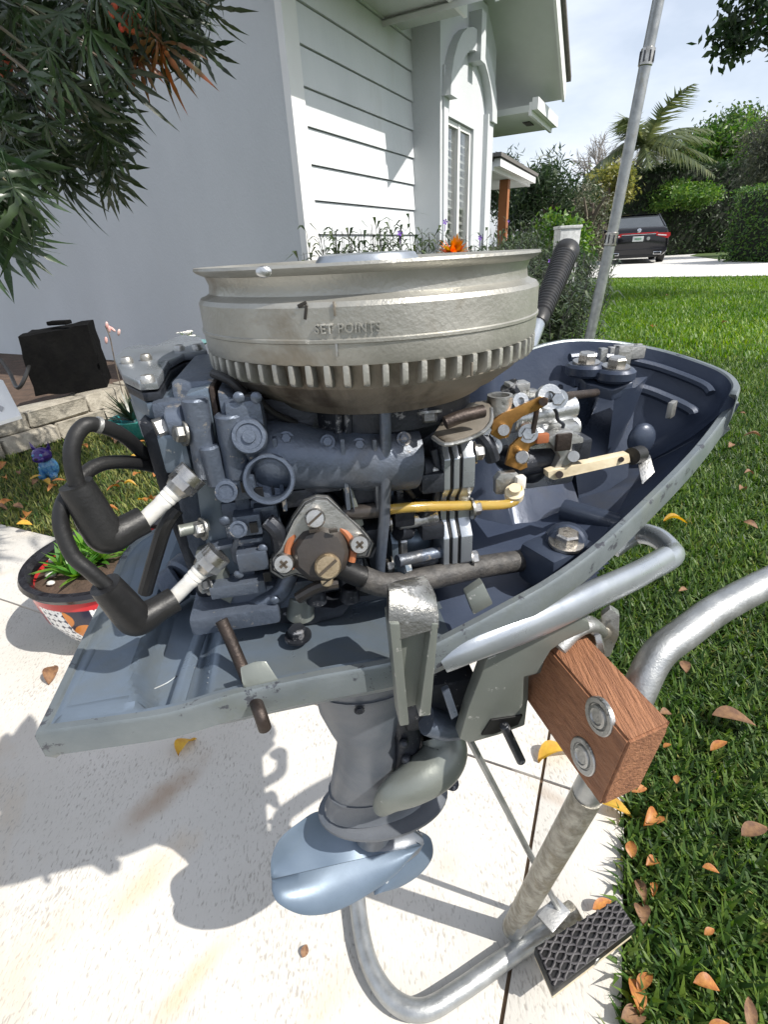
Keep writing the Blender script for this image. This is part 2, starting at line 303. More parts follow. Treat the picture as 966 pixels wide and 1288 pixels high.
# ================================================================ house
house = empty('house', HC, 'pale stucco house with lap siding, arched window and white eaves', 'house')
HI = Matrix(((HS.x, HN.x, 0, HC.x), (HS.y, HN.y, 0, HC.y), (0, 0, 1, 0), (0, 0, 0, 1)))
def hp(s, n, z): return Vector((HS.x * s + HN.x * n, HS.y * s + HN.y * n, z))
class HB(MB):
    def hb(s, s0, s1, n0, n1, z0, z1):
        P = [hp(a, b, c) for a in (s0, s1) for b in (n0, n1) for c in (z0, z1)]; return s.hull(P)
def hbox(name, a, m, parent=house, bev=0): return HB().hb(*a).build(name, m, parent, False)
hbox('gable_wall', (-.115, .0, -7., -.021, -.1, 3.6), STUCCO)
hbox('corner_board', (-.128, 0, -.02, .022, -.1, 3.0), WHITE)
z = .866 - .1745 * 5
k = 0
while z < 2.4:
    z1 = z + .1745
    o = HB()
    P = [hp(s, n, zz) for s in (.001, 1.475) for (n, zz) in ((-.03, z + .004), (.016, z + .004), (.016, z + .012), (.003, z1 - .002), (-.03, z1 - .002))]
    o.hull(P).build('siding_board', SIDING, house, False); z = z1
hbox('siding_backing', (.0, 3.6, -.2, -.031, -.1, 2.5), mat('backing', (.08, .08, .08), rough=.9))
# bump-out with arched window
hbox('window_wall', (1.476, 1.63, -.03, .231, -.1, 2.45), STUCCO)
hbox('window_wall', (2.28, 2.88, -.03, .231, -.1, 2.45), STUCCO)
hbox('window_wall', (1.63, 2.28, -.03, .231, -.1, .55), STUCCO)
hbox('window_wall', (1.63, 2.28, -.03, .231, 1.655, 2.45), STUCCO)
hbox('pilaster', (1.520, 1.610, .232, .246, -.1, 1.93), STUCCO)
hbox('pilaster', (2.55, 2.72, .232, .275, -.1, 1.80), STUCCO)
arch = HB(); NA = 14; cx, cz = 2.13, 1.72
for i in range(NA):
    a0 = PI * i / NA; a1 = PI * (i + 1) / NA
    P = []
    for a in (a0, a1):
        for rs, rz in ((.47, .37), (.62, .50)):
            for n in (.230, .30): P.append(hp(cx - rs * math.cos(a), n, cz + .03 + rz * math.sin(a)))
    arch.hull(P)
arch.build('arch_moulding', STUCCO, house, True, 30)
hbox('keystone', (2.09, 2.21, .231, .335, 2.06, 2.36), STUCCO)
win = hbox('window_frame', (1.632, 1.668, .14, .205, .56, 1.65), WHITE)
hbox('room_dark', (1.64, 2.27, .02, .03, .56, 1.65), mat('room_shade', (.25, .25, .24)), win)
for a in ((1.94, 1.99, .14, .21, .56, 1.65), (2.245, 2.278, .14, .205, .56, 1.65), (1.668, 2.245, .14, .205, 1.615, 1.65), (1.668, 2.245, .14, .205, .56, .60)): hbox('frame_bar', a, WHITE, win)
hbox('pane', (1.668, 1.94, .178, .181, .60, 1.615), GLASS, win); hbox('pane', (1.99, 2.245, .188, .191, .60, 1.615), GLASS, win)
for k in range(17):
    zz = .63 + k * .058
    for (s0, s1) in ((1.675, 1.93), (2.0, 2.24)):
        HB().hull([hp(s, n, q) for s in (s0, s1) for (n, q) in ((.12, zz), (.12, zz + .005), (.165, zz - .035), (.165, zz - .030))]).build('shutter_slat', SHUT, win, False)
# far siding piece beyond the bump-out
z = .866 - .1745 * 3
while z < 2.2:
    z1 = z + .1745
    HB().hull([hp(s, n, zz) for s in (2.881, 3.33) for (n, zz) in ((-.03, z + .004), (.016, z + .004), (.016, z + .012), (.003, z1 - .002), (-.03, z1 - .002))]).build('siding_board', SIDING, house, False); z = z1
hbox('corner_board', (3.331, 3.40, -.03, .022, -.1, 2.2), WHITE)
# gable roof over the window: rake soffits
def slope(name, s0, z0, s1, z1, n0, n1, th, m): return HB().hull([hp(s, n, zz + d) for (s, zz) in ((s0, z0), (s1, z1)) for n in (n0, n1) for d in (0, th)]).build(name, m, house, False)
slope('soffit', 1.02, 2.05, 2.19, 2.78, -.03, .75, .03, STUCCOG); slope('soffit', 2.19, 2.78, 3.38, 1.97, -.03, .75, .03, STUCCOG)
slope('fascia', 1.02, 2.03, 2.19, 2.76, .751, .775, .16, WHITE); slope('fascia', 2.19, 2.76, 3.38, 1.95, .751, .775, .16, WHITE)
slope('roof', 1.0, 2.20, 2.19, 2.93, -1.2, .81, .04, mat('roof_tile', (.16, .15, .14), rough=.8)); slope('roof', 2.19, 2.93, 3.42, 2.105, -1.2, .81, .04, MATS['roof_tile'])
hbox('gable_wall_top', (1.48, 2.88, -.03, .228, 2.43, 2.52), STUCCO)
# eaves of the main roof
hbox('soffit', (-.6, 1.3, -.05, .46, 2.10, 2.13), STUCCOG); hbox('fascia', (-.6, 1.3, .461, .485, 2.08, 2.22), WHITE)
hbox('gutter', (-.6, 1.05, .486, .58, 2.13, 2.22), WHITE)
hbox('soffit', (2.9, 3.88, -.05, .55, 1.83, 1.88), STUCCOG); hbox('fascia', (2.9, 3.90, .551, .575, 1.80, 1.90), WHITE); hbox('gutter', (2.9, 3.90, .576, .63, 1.84, 1.93), WHITE)
hbox('roof', (-.7, 5, -6, .3, 2.9, 2.94), MATS['roof_tile'])
hbox('soffit_vent', (3.3, 3.5, .40, .47, 1.822, 1.828), mat('vent_black', (.03, .03, .03)))
# far garage wing
wing = empty('garage_wing', (3, 13, 0), 'small white-fascia wing with an orange-brown post beyond the house', 'garage')
gd = Vector((.44, .898, 0)); gn = Vector((-.898, .44, 0)); g0 = Vector((-.45, -1.7, 0))
def gbox(name, a0, a1, n0, n1, z0, z1, m): return MB().hull([g0 + gd * a + gn * n + Vector((0, 0, zz)) for a in (a0, a1) for n in (n0, n1) for zz in (z0, z1)]).build(name, m, wing, False)
gbox('fascia', -.5, 3.1, 0, .05, 1.96, 2.1, WHITE); gbox('gutter', -.5, 3.1, -.12, -.002, 2.02, 2.14, WHITE); gbox('soffit', -.5, 3.1, .052, .9, 1.97, 2.0, STUCCOG)
gbox('roof', -.6, 3.25, -.15, 3.5, 2.16, 2.22, MATS['roof_tile']); gbox('wall', -.5, 2.6, .9, 3.0, 0, 1.968, STUCCO)
gbox('post', 1.10, 1.30, .08, .26, 0, 1.966, mat('orange_post', (.34, .13, .045), (.28, .10, .035), 4, .6))
lamp = gbox('wall_lamp', 2.62, 2.8, .95, 1.1, 1.6, 1.8, mat('lamp_glass', (.6, .62, .6), rough=.2))

# ================================================================ MOTOR
motor = empty('outboard_motor', OE, 'old blue-grey outboard motor without its cowl, clamped on a pipe stand', 'outboard motor', AZ)
M = motor
# --- flywheel
fl = MB().lathe([(.030, .7505), (.060, .7495), (.084, .7500), (.0895, .7522), (.0922, .7524), (.0926, .7512), (.0915, .7500), (.0875, .7482), (.0862, .7445), (.0868, .7405), (.0890, .7392), (.0915, .7384), (.0928, .7365), (.0930, .7245), (.0937, .7240), (.0937, .7228), (.0930, .7223), (.0929, .7155), (.0922, .7135), (.0880, .7130), (.0868, .7090), (.0862, .7020), (.0835, .6985), (.0775, .6940), (.0755, .6925), (.0745, .6915), (.068, .6885), (.0655, .6855), (.063, .684), (.03, .684)], n=128).build('flywheel', FLY, M, True, 28)
fl.location = (-.0015, 0, 0); fl.scale = (.981, .981, 1)
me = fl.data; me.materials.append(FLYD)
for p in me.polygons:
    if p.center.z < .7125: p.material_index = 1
MB().lathe([(.0, .7555), (.022, .7553), (.0265, .7545), (.0285, .752), (.029, .748), (.0, .748)][1:-1], n=40).build('starter_cup', SILV, fl)
fin0 = MB().prism([(.0835, -.0017, .7020), (.0918, -.0017, .7042), (.0931, -.0017, .7060), (.0931, -.0017, .7136), (.0835, -.0017, .7130)], (0, .0028, 0), .0008).build('fin', FLY, fl)
for i in range(1, 68): child_copy(fin0, fl, Matrix.Rotation(2 * PI * i / 68, 4, 'Z') @ Matrix.Translation((random.uniform(-.0002, .0002), 0, random.uniform(-.0003, .0003))))
for (px, py, w_, h_) in ((426, 441, .0007, .0056), (423, 389, .0006, .0055), (606, 466, .0006, .006)):
    p = K(px, py, -.09); a = math.atan2(p.y, p.x); r = .0929
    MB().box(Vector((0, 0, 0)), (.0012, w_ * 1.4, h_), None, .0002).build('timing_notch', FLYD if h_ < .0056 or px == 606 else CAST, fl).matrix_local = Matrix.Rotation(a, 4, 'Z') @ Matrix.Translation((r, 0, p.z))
# dark hand mark
p = K(380, 395, -.088); a = math.atan2(p.y, p.x)
mk = MB(); mk.box((0, .0004, 0), (.0008, .0012, .0055), Matrix.Rotation(R(-14), 3, 'X'), .0002); mk.box((0, -.0008, .0030), (.0008, .0042, .0014), Matrix.Rotation(R(20), 3, 'X'), .0002)
mk.build('pen_mark', mat('ink', (.03, .025, .02)), fl).matrix_local = Matrix.Rotation(a, 4, 'Z') @ Matrix.Translation((.0929, 0, p.z))
def text_mesh(s, size, ext=.0004):
    cu = bpy.data.curves.new('t', 'FONT'); cu.body = s; cu.size = size; cu.extrude = ext; cu.align_x = 'LEFT'; cu.resolution_u = 4; cu.offset = size * .012; cu.space_character = 1.12
    o = bpy.data.objects.new('t', cu); COL.objects.link(o); dg = bpy.context.evaluated_depsgraph_get(); dg.update()
    me = bpy.data.meshes.new_from_object(o.evaluated_get(dg)); bpy.data.objects.remove(o); return me
me = text_mesh('SET POINTS', .0052, .0009)
pa = K(396, 413, -.088); pb = K(483, 414, -.088); aa = math.atan2(pa.y, pa.x); ab = math.atan2(pb.y, pb.x)
xs = [v.co.x for v in me.vertices]; x0, x1 = min(xs), max(xs); zb = .7268
for v in me.vertices:
    a = aa + (ab - aa) * (v.co.x - x0) / (x1 - x0); r = .0930 + v.co.z; v.co = Vector((r * math.cos(a), r * math.sin(a), zb + v.co.y * 1.0))
o = bpy.data.objects.new('raised_lettering', me); COL.objects.link(o); finish(o, me, FLY, fl, False)
# --- chip in the pulley lip
MB().sph(K(333, 342, -.0875), .0024, (1.3, .5, .9), 12, 8).build('lip_nick', ALU, fl)

# --- lower pan: rim curve
near = [(41, 923, -.107), (145, 909, -.1075), (214, 898, -.1075), (298, 874, -.1075), (400, 852, -.1075), (500, 833, -.1075), (560, 806, -.107), (640, 764, -.101), (700, 730, -.092), (760, 686, -.075), (830, 620, -.042), (880, 568, -.012), (912, 527, .012)]
rim = [K(*q) for q in near]
for (x, y, D) in ((929, 497, .445), (931, 480, .462), (908, 463, .477), (850, 443, .487), (800, 432, .487), (760, 427, .480), (720, 426, .468), (690, 430, .458), (660, 439, .448), (630, 455, .438), (604, 476, .428)): rim.append(Kd(x, y, D))
u_far = [(.04, .142, .612), (-.03, .140, .580), (-.10, .13, .562), (-.165, .11, .558), (-.196, .075, .558), (-.196, .0, .558)]
rim += [Vector(q) for q in u_far]
seg = spline(rim + [rim[0]], 5)[:-1]
# sharpen rear near corner
NR = len(seg); cen = Vector((.03, .02, 0))
def inset(p, d):
    i = seg.index(p) if False else 0
    return p
def offs(d, dz=0., zf=None):
    out = []
    for i in range(NR):
        a = seg[(i - 1) % NR]; b = seg[(i + 1) % NR]; t = Vector((b.x - a.x, b.y - a.y, 0)).normalized(); n = Vector((-t.y, t.x, 0)); p = seg[i] + n * d
        p = Vector((p.x, p.y, (seg[i].z + dz) if zf is None else zf(seg[i], p))); out.append(p)
    return out
def hgt(p): return max(0, p.z - .560)
def floorz(u, v):
    zz = .5555 + .004 * min(1, max(0, (u - .02) / .2))
    return zz
def pull(k0, kh, zf):
    out = []
    for p in offs(0):
        h = hgt(p); k = k0 - kh * min(1, h / .09); m = Vector((min(.15, max(-.17, p.x)), .02 + .07 * min(1, max(0, p.x / .17)), 0)); out.append(Vector((m.x + (p.x - m.x) * k, m.y + (p.y - m.y) * k, zf(h, p))))
    return out
HULLB = pull(.80, .42, lambda h, p: .524); rings = [HULLB, pull(.94, .20, lambda h, p: .534 + h * .42), offs(.0035, -.020), offs(0., -.0165), offs(0, -.002), offs(.0012, 0.), offs(.0048, 0.), offs(.0058, -.0012)]
pan = MB().loft(rings, True, False)
pn = pan.build('lower_pan', RIM, M, True, 40)
ins = []
for i in range(NR):
    a = seg[(i - 1) % NR]; b = seg[(i + 1) % NR]; t = Vector((b.x - a.x, b.y - a.y, 0)).normalized(); n = Vector((-t.y, t.x, 0)); ins.append((seg[i], n))
def deckz(u, v):
    z0 = .5568
    # raised rear plateau, worn step and shallow rib
    def sm(a, b, x): t = min(1, max(0, (x - a) / (b - a))); return t * t * (3 - 2 * t)
    dist = u + .154 - .010 * math.exp(-((v + .1) / .02) ** 2)
    plat = 1 - sm(-.006, .004, dist)
    plat = max(plat, sm(.010, .003, v + .1075) * 0)
    e = min(1, max(0, (v + .1045) / .006)); 
    low = z0 - .017 * (1 - plat) * sm(0, 1, e) * (1 - sm(-.128, -.112, u)) - .006 * sm(-.128, -.112, u) * sm(0, 1, e)
    return low + .0005 + .35 * max(0, u - .13)
def med(s_): 
    u = min(.17, max(-.13, s_.x)); return Vector((u, .02 + .07 * min(1, max(0, u / .17)), 0))
rr = []
for j, d in enumerate([0, .002, .0055, .010, .015]):
    rg = []
    for (s_, n) in ins:
        h = hgt(s_); p0 = s_ + n * .0058; m = med(s_); dr = Vector((m.x - p0.x, m.y - p0.y, 0)); dr.normalize(); f = j / 4.
        q = p0 + dr * (d + h * .45 * f * f); zf = deckz(q.x, q.y) - .003
        rg.append(Vector((q.x, q.y, (s_.z - .0012) * (1 - f ** .8) + zf * f ** .8 if h > .004 else ((s_.z - .0012) if j < 2 else (deckz(q.x, q.y) + (0, 0, .0004, .0003, -.0015)[j])))))
    rr.append(rg)
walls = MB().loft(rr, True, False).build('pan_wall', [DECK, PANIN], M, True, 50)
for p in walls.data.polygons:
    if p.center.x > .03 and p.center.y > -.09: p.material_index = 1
poly = [(p.x, p.y) for p in rr[2]]
def inside(x, y):
    c = False; n = len(poly)
    for i in range(n):
        x1, y1 = poly[i]; x2, y2 = poly[(i + 1) % n]
        if (y1 > y) != (y2 > y) and x < (x2 - x1) * (y - y1) / (y2 - y1) + x1: c = not c
    return c
CS = .0024; GX = [-.2 + CS * i for i in range(int(.52 / CS))]; GY = [-.115 + CS * i for i in range(int(.42 / CS))]
vid = {}; TV = []; TF = []
def gv(i, j):
    if (i, j) not in vid: vid[(i, j)] = len(TV); TV.append((GX[i], GY[j], deckz(GX[i], GY[j])))
    return vid[(i, j)]
for i in range(len(GX) - 1):
    for j in range(len(GY) - 1):
        if inside(GX[i] + CS / 2, GY[j] + CS / 2): TF.append((gv(i, j), gv(i + 1, j), gv(i + 1, j + 1), gv(i, j + 1)))
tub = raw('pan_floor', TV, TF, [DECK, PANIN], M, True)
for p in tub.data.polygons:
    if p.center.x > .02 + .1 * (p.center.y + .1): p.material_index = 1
MB().loft([HULLB, [Vector((.04 + (p.x - .04) * .4, .02 + (p.y - .02) * .4, .522)) for p in HULLB]], True, True).build('pan_underside', LEG, M)
tm2 = mat('worn_paint_highlight', (.24, .25, .25), (.14, .17, .20), 60, .45, .5)
MB().tube([Kz(x, y, .5565) for x, y in ((160, 735), (150, 775), (141, 815), (134, 850))], .0006, 8, 5).build('recess_worn_highlight', tm2, M)  # added bead: worn-metal highlight on the step put in as pale colour
MB().tube([Kz(x, y, .5475) for x, y in ((262, 770), (240, 830), (222, 888))], .0042, 10, 4, flat=.45).build('floor_rib', DECK, M)
for (x0, y0, x1, y1) in ((150, 850, 165, 872), (190, 868, 222, 850), (158, 835, 172, 828)): MB().tube([Kz(x0, y0, .5405), Kz((x0 + x1) / 2 + 4, (y0 + y1) / 2, .5405), Kz(x1, y1, .5405)], .0005, 5, 3).build('scratch', tm2, M)
# cast part number 
me = text_mesh('319077', .0075, .0003); p = K(253, 872, -.1)
o = bpy.data.objects.new('cast_number', me); COL.objects.link(o); finish(o, me, DECK, tub, False)
p = Kz(261, 838, .5515); o.matrix_local = Matrix.Translation((p.x, p.y, deckz(p.x, p.y) + .0003)) @ Matrix.Rotation(R(-88), 4, 'Z')

def hexbolt(name, c, axis, r=.006, h=.005, m=STEEL, parent=M, washer=True, slot=False):
    axis = Vector(axis).normalized(); q = axis.to_track_quat('Z', 'Y'); b = MB()
    if washer: b.lathe([(r * 1.45, 0), (r * 1.45, h * .22)], c, q, 20)
    b.lathe([(r, h * .22), (r, h * .85), (r * .85, h)], Vector(c), q, 6)
    return b.build(name, m, parent, True, 25)
def screw(c, axis, r, h, m, parent, slot=True, cross=False):
    axis = Vector(axis).normalized(); q = axis.to_track_quat('Z', 'Y'); c = Vector(c)
    s_ = MB().lathe([(r * .97, 0), (r, h * .2), (r, h * .75), (r * .85, h), (.0001, h * 1.03)], c, q, 24, True).build('screw', m, parent)
    sl = MB(); Rm = q.to_matrix()
    sl.box((c + axis * h), (r * 1.65, r * .22, r * .25), Rm @ Matrix.Rotation(R(35), 3, 'Z'))
    if cross: sl = MB(); sl.box((c + axis * h), (r * .9, r * .25, r * .3), Rm @ Matrix.Rotation(R(35), 3, 'Z')); sl.box((c + axis * h), (r * .25, r * .9, r * .3), Rm @ Matrix.Rotation(R(35), 3, 'Z'))
    sl.build('screw_slot', mat('slot_dark', (.06, .045, .03)), s_, False); return s_
CAMV = Vector((0, -1, .35)).normalized()
TOP = Vector((0, 0, 1))

# --- powerhead: block, crankcase, head
b = MB()
b.box((-.055, .0, .628), (.070, .080, .128), None, .006)
b.box((.012, .002, .630), (.060, .070, .120), None, .008)
b.build('cylinder_block', GREASE, M)
b = MB(); b.tube([K(330, 570, -.045), K(380, 575, -.048), K(440, 578, -.048), K(520, 575, -.045)], lambda t: .017 + .0015 * math.sin(t * 9), 20, 5); b.build('exhaust_cover', BLUE, M)
for px in (352, 432, 470): MB().box(K(px, 590, -.052), (.0022, .020, .040), None, .0006).build('cover_rib', BLUE, M)
# upper bracket plates beneath the flywheel
b = MB(); b.prism([K(388, 545, -.04), K(395, 520, -.04), K(430, 510, -.04), K(520, 512, -.04), K(520, 540, -.04), K(440, 552, -.04)], (0, .05, 0), .001); b.build('magneto_bracket', OLIVE, M)
b = MB(); b.lathe([(.035, .655), (.045, .664), (.056, .672), (.056, .683), (.04, .685)], n=40); b.build('magneto_plate', GREASE, M)
for px in (424, 438, 468): MB().cyl(K(px, 500, -.05), K(px + 1, 550, -.05), .0022, n=10).build('bracket_pin', GREASE, M)
# cylinder head (left): layered castings
hd = MB(); hd.box((-.098, 0, .634), (.022, .082, .140), None, .004); head = hd.build('cylinder_head', BLUE, M)
MB().box((-.1115, .0, .632), (.006, .076, .130), None, .0025).build('head_cover', DECK, head)
def slabpx(name, pts, v0, dv, m, parent, bev=.0012): return MB().prism([K(x, y, v0) for x, y in pts], (0, dv, 0), bev).build(name, m, parent)
slabpx('head_flange', [(233, 496), (262, 487), (275, 560), (290, 640), (306, 715), (300, 745), (276, 745), (262, 700), (250, 640), (240, 570)], -.052, .07, DECK, head)
slabpx('gasket_edge', [(262, 487), (268, 487), (283, 560), (298, 640), (314, 718), (306, 745), (300, 745), (306, 715), (290, 640), (275, 560)], -.0525, .07, RUST, head, .0004)
slabpx('water_jacket', [(272, 492), (292, 500), (310, 598), (322, 690), (320, 740), (306, 742), (296, 640), (284, 560)], -.056, .06, BLUE, head, .002)
slabpx('head_face', [(196, 540), (236, 520), (250, 590), (258, 640), (290, 745), (270, 755), (236, 690), (215, 600)], -.046, .05, BLUE, head, .003)
slabpx('head_web', [(244, 700), (270, 690), (296, 742), (290, 760), (270, 750)], -.056, .012, OLIVE, head, .001)
for (x0, y0, x1, y1, r, v, m_) in ((244, 500, 262, 600, .0062, -.056, BLUE), (262, 560, 274, 610, .005, -.060, BLUE), (287, 520, 300, 600, .0068, -.058, BLUE)):
    MB().cyl(K(x0, y0, v), K(x1, y1, v), r, n=20, bev=.001).build('stud_column', m_, head)
# bolted feet and ledges of the head
for (x, y, w_, h_) in ((299, 610, .018, .012), (312, 655, .014, .012), (318, 700, .016, .012), (300, 735, .03, .008)): MB().box(K(x, y, -.058), (w_, .012, h_), None, .0012).build('head_ledge', BLUE, head)
for (x, y) in ((308, 612), (326, 620), (319, 663), (336, 725)): MB().box(K(x, y, -.0648), (.004, .002, .006), None, .0004).build('core_hole', mat('hole_black', (.004, .004, .005)), head, False)
for (x, y, r) in ((285, 618, .0055), (300, 665, .0045)): MB().lathe([(r, 0), (r, .002), (r * .7, .0022), (r * .7, .0012), (.0005, .0012)], K(x, y, -.0645), CAMV.to_track_quat('Z', 'Y'), 20).build('core_plug', BLUE, head)
MB().cyl(K(225, 668, -.06), K(262, 660, -.055), .0032, n=14).build('drain_pipe', OLIVE, head)
MB().cyl(K(213, 532, -.05), K(236, 528, -.05), .0085, n=20, bev=.001).build('hose_elbow', BLUE, head)
MB().cyl(K(196, 542, -.052), K(208, 538, -.05), .0058, n=6).build('fitting', CAST, head)
b = MB(); b.box(K(222, 566, -.05), (.013, .012, .020), None, .002); b.build('boss', DECK, head)
for (x, y) in ((232, 545), (256, 665), (262, 735)): hexbolt('bolt', K(x, y, -.058), (-1, -.6, .2), .0042, .005, CAST, head)
# thermostat housing on the head
th = MB(); top = [(146, 452), (160, 438), (178, 434), (196, 436), (212, 428), (232, 421), (252, 424), (258, 432), (262, 442), (232, 446), (214, 456), (206, 472), (200, 482), (176, 484), (156, 474)]
T0 = [Kz(x, y + 8, .7010) for x, y in top]; th.prism(T0, (0, 0, .005), .0012); tho = th.build('thermostat_cover', SILV, M)
MB().prism([Vector((p.x * .985 - .0015, p.y * .985, .6955)) for p in T0], (0, 0, .0045), .001).build('thermostat_gasket', GREASE, tho)
MB().prism([Vector((-.112 + (p.x + .112) * .94, p.y * .97, .686)) for p in T0], (0, 0, .0092), .002).build('thermostat_housing', DECK, tho)
for (x, y) in ((160, 450), (184, 446), (186, 474), (226, 434), (248, 433)): MB().lathe([(.0034, 0), (.0034, .002), (.0026, .0035)], Kz(x, y + 7, .7060), None, 14).build('cover_boss', CAST, tho)
cp = Kz(186, 466, .7010); MB().cyl((cp.x, cp.y, .664), (cp.x, cp.y, .686), .0125, .0135, n=24).build('thermostat_pot', DECK, tho)
b = MB(); b.box(K(238, 515, -.030), (.030, .03, .018), None, .004); b.build('head_neck', BLUE, tho)
b = MB(); b.prism([K(x, y, -.045) for x, y in ((172, 530), (196, 535), (218, 600), (240, 690), (266, 752), (248, 752), (206, 640), (182, 560))], (0, .05, 0), .002); b.build('head_back', GREASE, tho)
# core plug and open ring on the block side
q = CAMV.to_track_quat('Z', 'Y')
MB().lathe([(.0085, -.01), (.0085, 0), (.0078, .0012), (.0062, .0012), (.0058, .0004), (.0032, .0004), (.003, .0016), (.0005, .0016)], K(313, 549, -.066), q, 32).build('sealing_plug', BLUE, M)
b = MB(); b.box(K(312, 535, -.052), (.018, .02, .030), None, .004); b.cyl(K(312, 560, -.055), K(330, 585, -.055), .0065); b.build('plug_boss', BLUE, M)
MB().lathe([(.0128, -.018), (.0128, 0), (.0122, .0012), (.0108, .0012), (.0100, 0), (.0095, -.012), (.0005, -.012)], K(338, 603, -.068), q, 40).build('open_port', BLUE, M)
MB().box(K(341, 603, -.058), (.0015, .004, .016), None, .0003).build('port_web', GREASE, M)
b = MB(); b.box(K(320, 660, -.045), (.03, .02, .04), None, .004); b.box(K(345, 740, -.045), (.05, .02, .018), None, .003); b.box(K(300, 750, -.04), (.05, .05, .012), None, .003); b.build('block_foot', BLUE, M)
b = MB(); b.tube([K(298, 770, -.05), K(330, 758, -.055), K(352, 745, -.055), K(365, 720, -.052)], .0055, 12, 5); b.build('water_pipe', BLUE, M)
MB().cyl(K(378, 775, -.052), K(378, 748, -.052), .0085, .0075, n=24, bev=.0008).build('mount_boss', OLIVE, M)
MB().prism([K(x, y, -.052) for x, y in ((330, 768), (350, 760), (420, 765), (445, 755), (430, 775), (390, 786), (345, 784))], (0, .03, 0), .0008).build('mounting_foot', GREASE, M)
for (x, y) in ((398, 745), (440, 742)): MB().cyl(K(x, y + 12, -.06), K(x, y - 4, -.06), .0062, .005, n=18, bev=.0008).build('stud_nut', GREASE, M)
b = MB(); b.tube([K(375, 752, -.066), K(400, 738, -.068), K(425, 733, -.068)], .0035, 10, 4); b.build('drain_elbow', DARK, M)

for (x, y) in ((360, 552), (412, 556), (452, 560), (508, 552)): hexbolt('cover_bolt', K(x, y, -.058), (0, -.9, .5), .0026, .0022, BLUE)
for (x, y, w_, h_) in ((375, 618, .016, .010), (405, 605, .02, .006), (455, 612, .016, .012), (462, 668, .014, .012), (505, 640, .012, .014), (540, 600, .014, .012), (540, 660, .014, .010)): MB().box(K(x, y, -.046), (w_, .02, h_), None, .0018).build('block_casting', GREASE, M)
for pts, rad, m_ in (([(300, 505, -.05), (318, 500, -.055), (345, 520, -.05), (372, 532, -.045)], .0018, BLK), ([(268, 470, -.04), (290, 480, -.05), (310, 500, -.05), (330, 522, -.05)], .0022, BLK), ([(500, 560, -.05), (512, 580, -.056), (508, 606, -.056), (520, 625, -.05)], .0016, BLK), ([(545, 565, -.05), (552, 600, -.05), (548, 630, -.05)], .0022, GREASE), ([(335, 655, -.06), (348, 668, -.062), (352, 690, -.06)], .0045, GREASE)):
    MB().tube([K(*p) for p in pts], rad, 10, 5).build('small_hose', m_, M)
for (x0, y0, x1, y1) in ((300, 512, 322, 505), (270, 625, 300, 618), (262, 690, 292, 684), (300, 680, 330, 676), (318, 640, 345, 636), (438, 600, 446, 640)): MB().prism([K(x0, y0, -.061), K(x1, y1, -.061), K(x1, y1 + 5, -.061), K(x0, y0 + 5, -.061)], (0, .008, 0), .0005).build('casting_rib', BLUE, M)
for (x, y) in ((322, 500), (300, 500), (282, 655), (330, 690), (300, 722), (345, 755)): MB().sph(K(x, y, -.062), .0028, (1, .6, 1), 10, 6).build('casting_boss', BLUE, M)
for (x, y, r_) in ((500, 668, .006), (498, 545, .005), (526, 590, .0065), (526, 640, .006)): MB().cyl(K(x, y, -.05), K(x + 14, y - 2, -.045), r_, n=16, bev=.0008).build('casting_barrel', GREASE if r_ > .0055 else DECK, M)
MB().prism([K(x, y, -.058) for x, y in ((430, 610), (438, 600), (458, 660), (448, 668))], (0, .004, 0), .0005).build('stay_plate', OLIVE, M)
# --- fuel pump
fp = [(397, 627), (412, 628), (425, 640), (455, 668), (468, 684), (462, 700), (445, 702), (425, 716), (395, 730), (372, 722), (356, 727), (342, 718), (341, 704), (352, 690), (368, 655), (383, 634)]
def layer(name, sc, v, dv, m, parent, bev=.0006):
    P = [K(x, y, v) for x, y in fp]; c = sum(P, Vector()) / len(P)
    return MB().prism([c + (p - c) * sc for p in P], (0, dv, 0), bev).build(name, m, parent)
pump = layer('fuel_pump', 1.12, -.050, .012, GREASE, M)
layer('pump_gasket', 1.06, -.055, .0045, BLK, pump); layer('pump_body', 1.04, -.060, .0045, CAST, pump); layer('pump_diaphragm', 1.0, -.0622, .002, GREASE, pump); layer('pump_plate', .97, -.0655, .003, CAST, pump)
QF = CAMV.to_track_quat('Z', 'Y'); FC = K(403, 695, -.0665)
gz = MB(); gz.tube([FC + QF @ Vector((.0176 * math.cos(a), .0170 * math.sin(a), .0012)) for a in [R(-25 + i * 12) for i in range(20)]], .0021, 8, 2); gz.build('red_gasket', GASK, pump)
MB().lathe([(.0165, -.006), (.0165, .0), (.0158, .003), (.0128, .0065), (.0005, .0075)], FC, QF, 9).build('pump_cap', DARK, pump)
for dx in (-11, 14): MB().box(K(405 + dx, 667, -.071), (.0045, .002, .002), None, .0004).build('cap_tab', DARK, pump)
screw(K(396, 651, -.067), CAMV, .0053, .0042, STEEL, pump); screw(K(357, 707, -.0675), CAMV, .0056, .0052, STEEL, pump, cross=True); screw(K(451, 683, -.0665), CAMV, .0054, .005, STEEL, pump, cross=True)
screw(FC + QF @ Vector((.0028, -.006, .006)), CAMV, .0070, .0055, BRASS, pump); screw(K(411, 730, -.071), CAMV, .0034, .002, BRASS, pump)
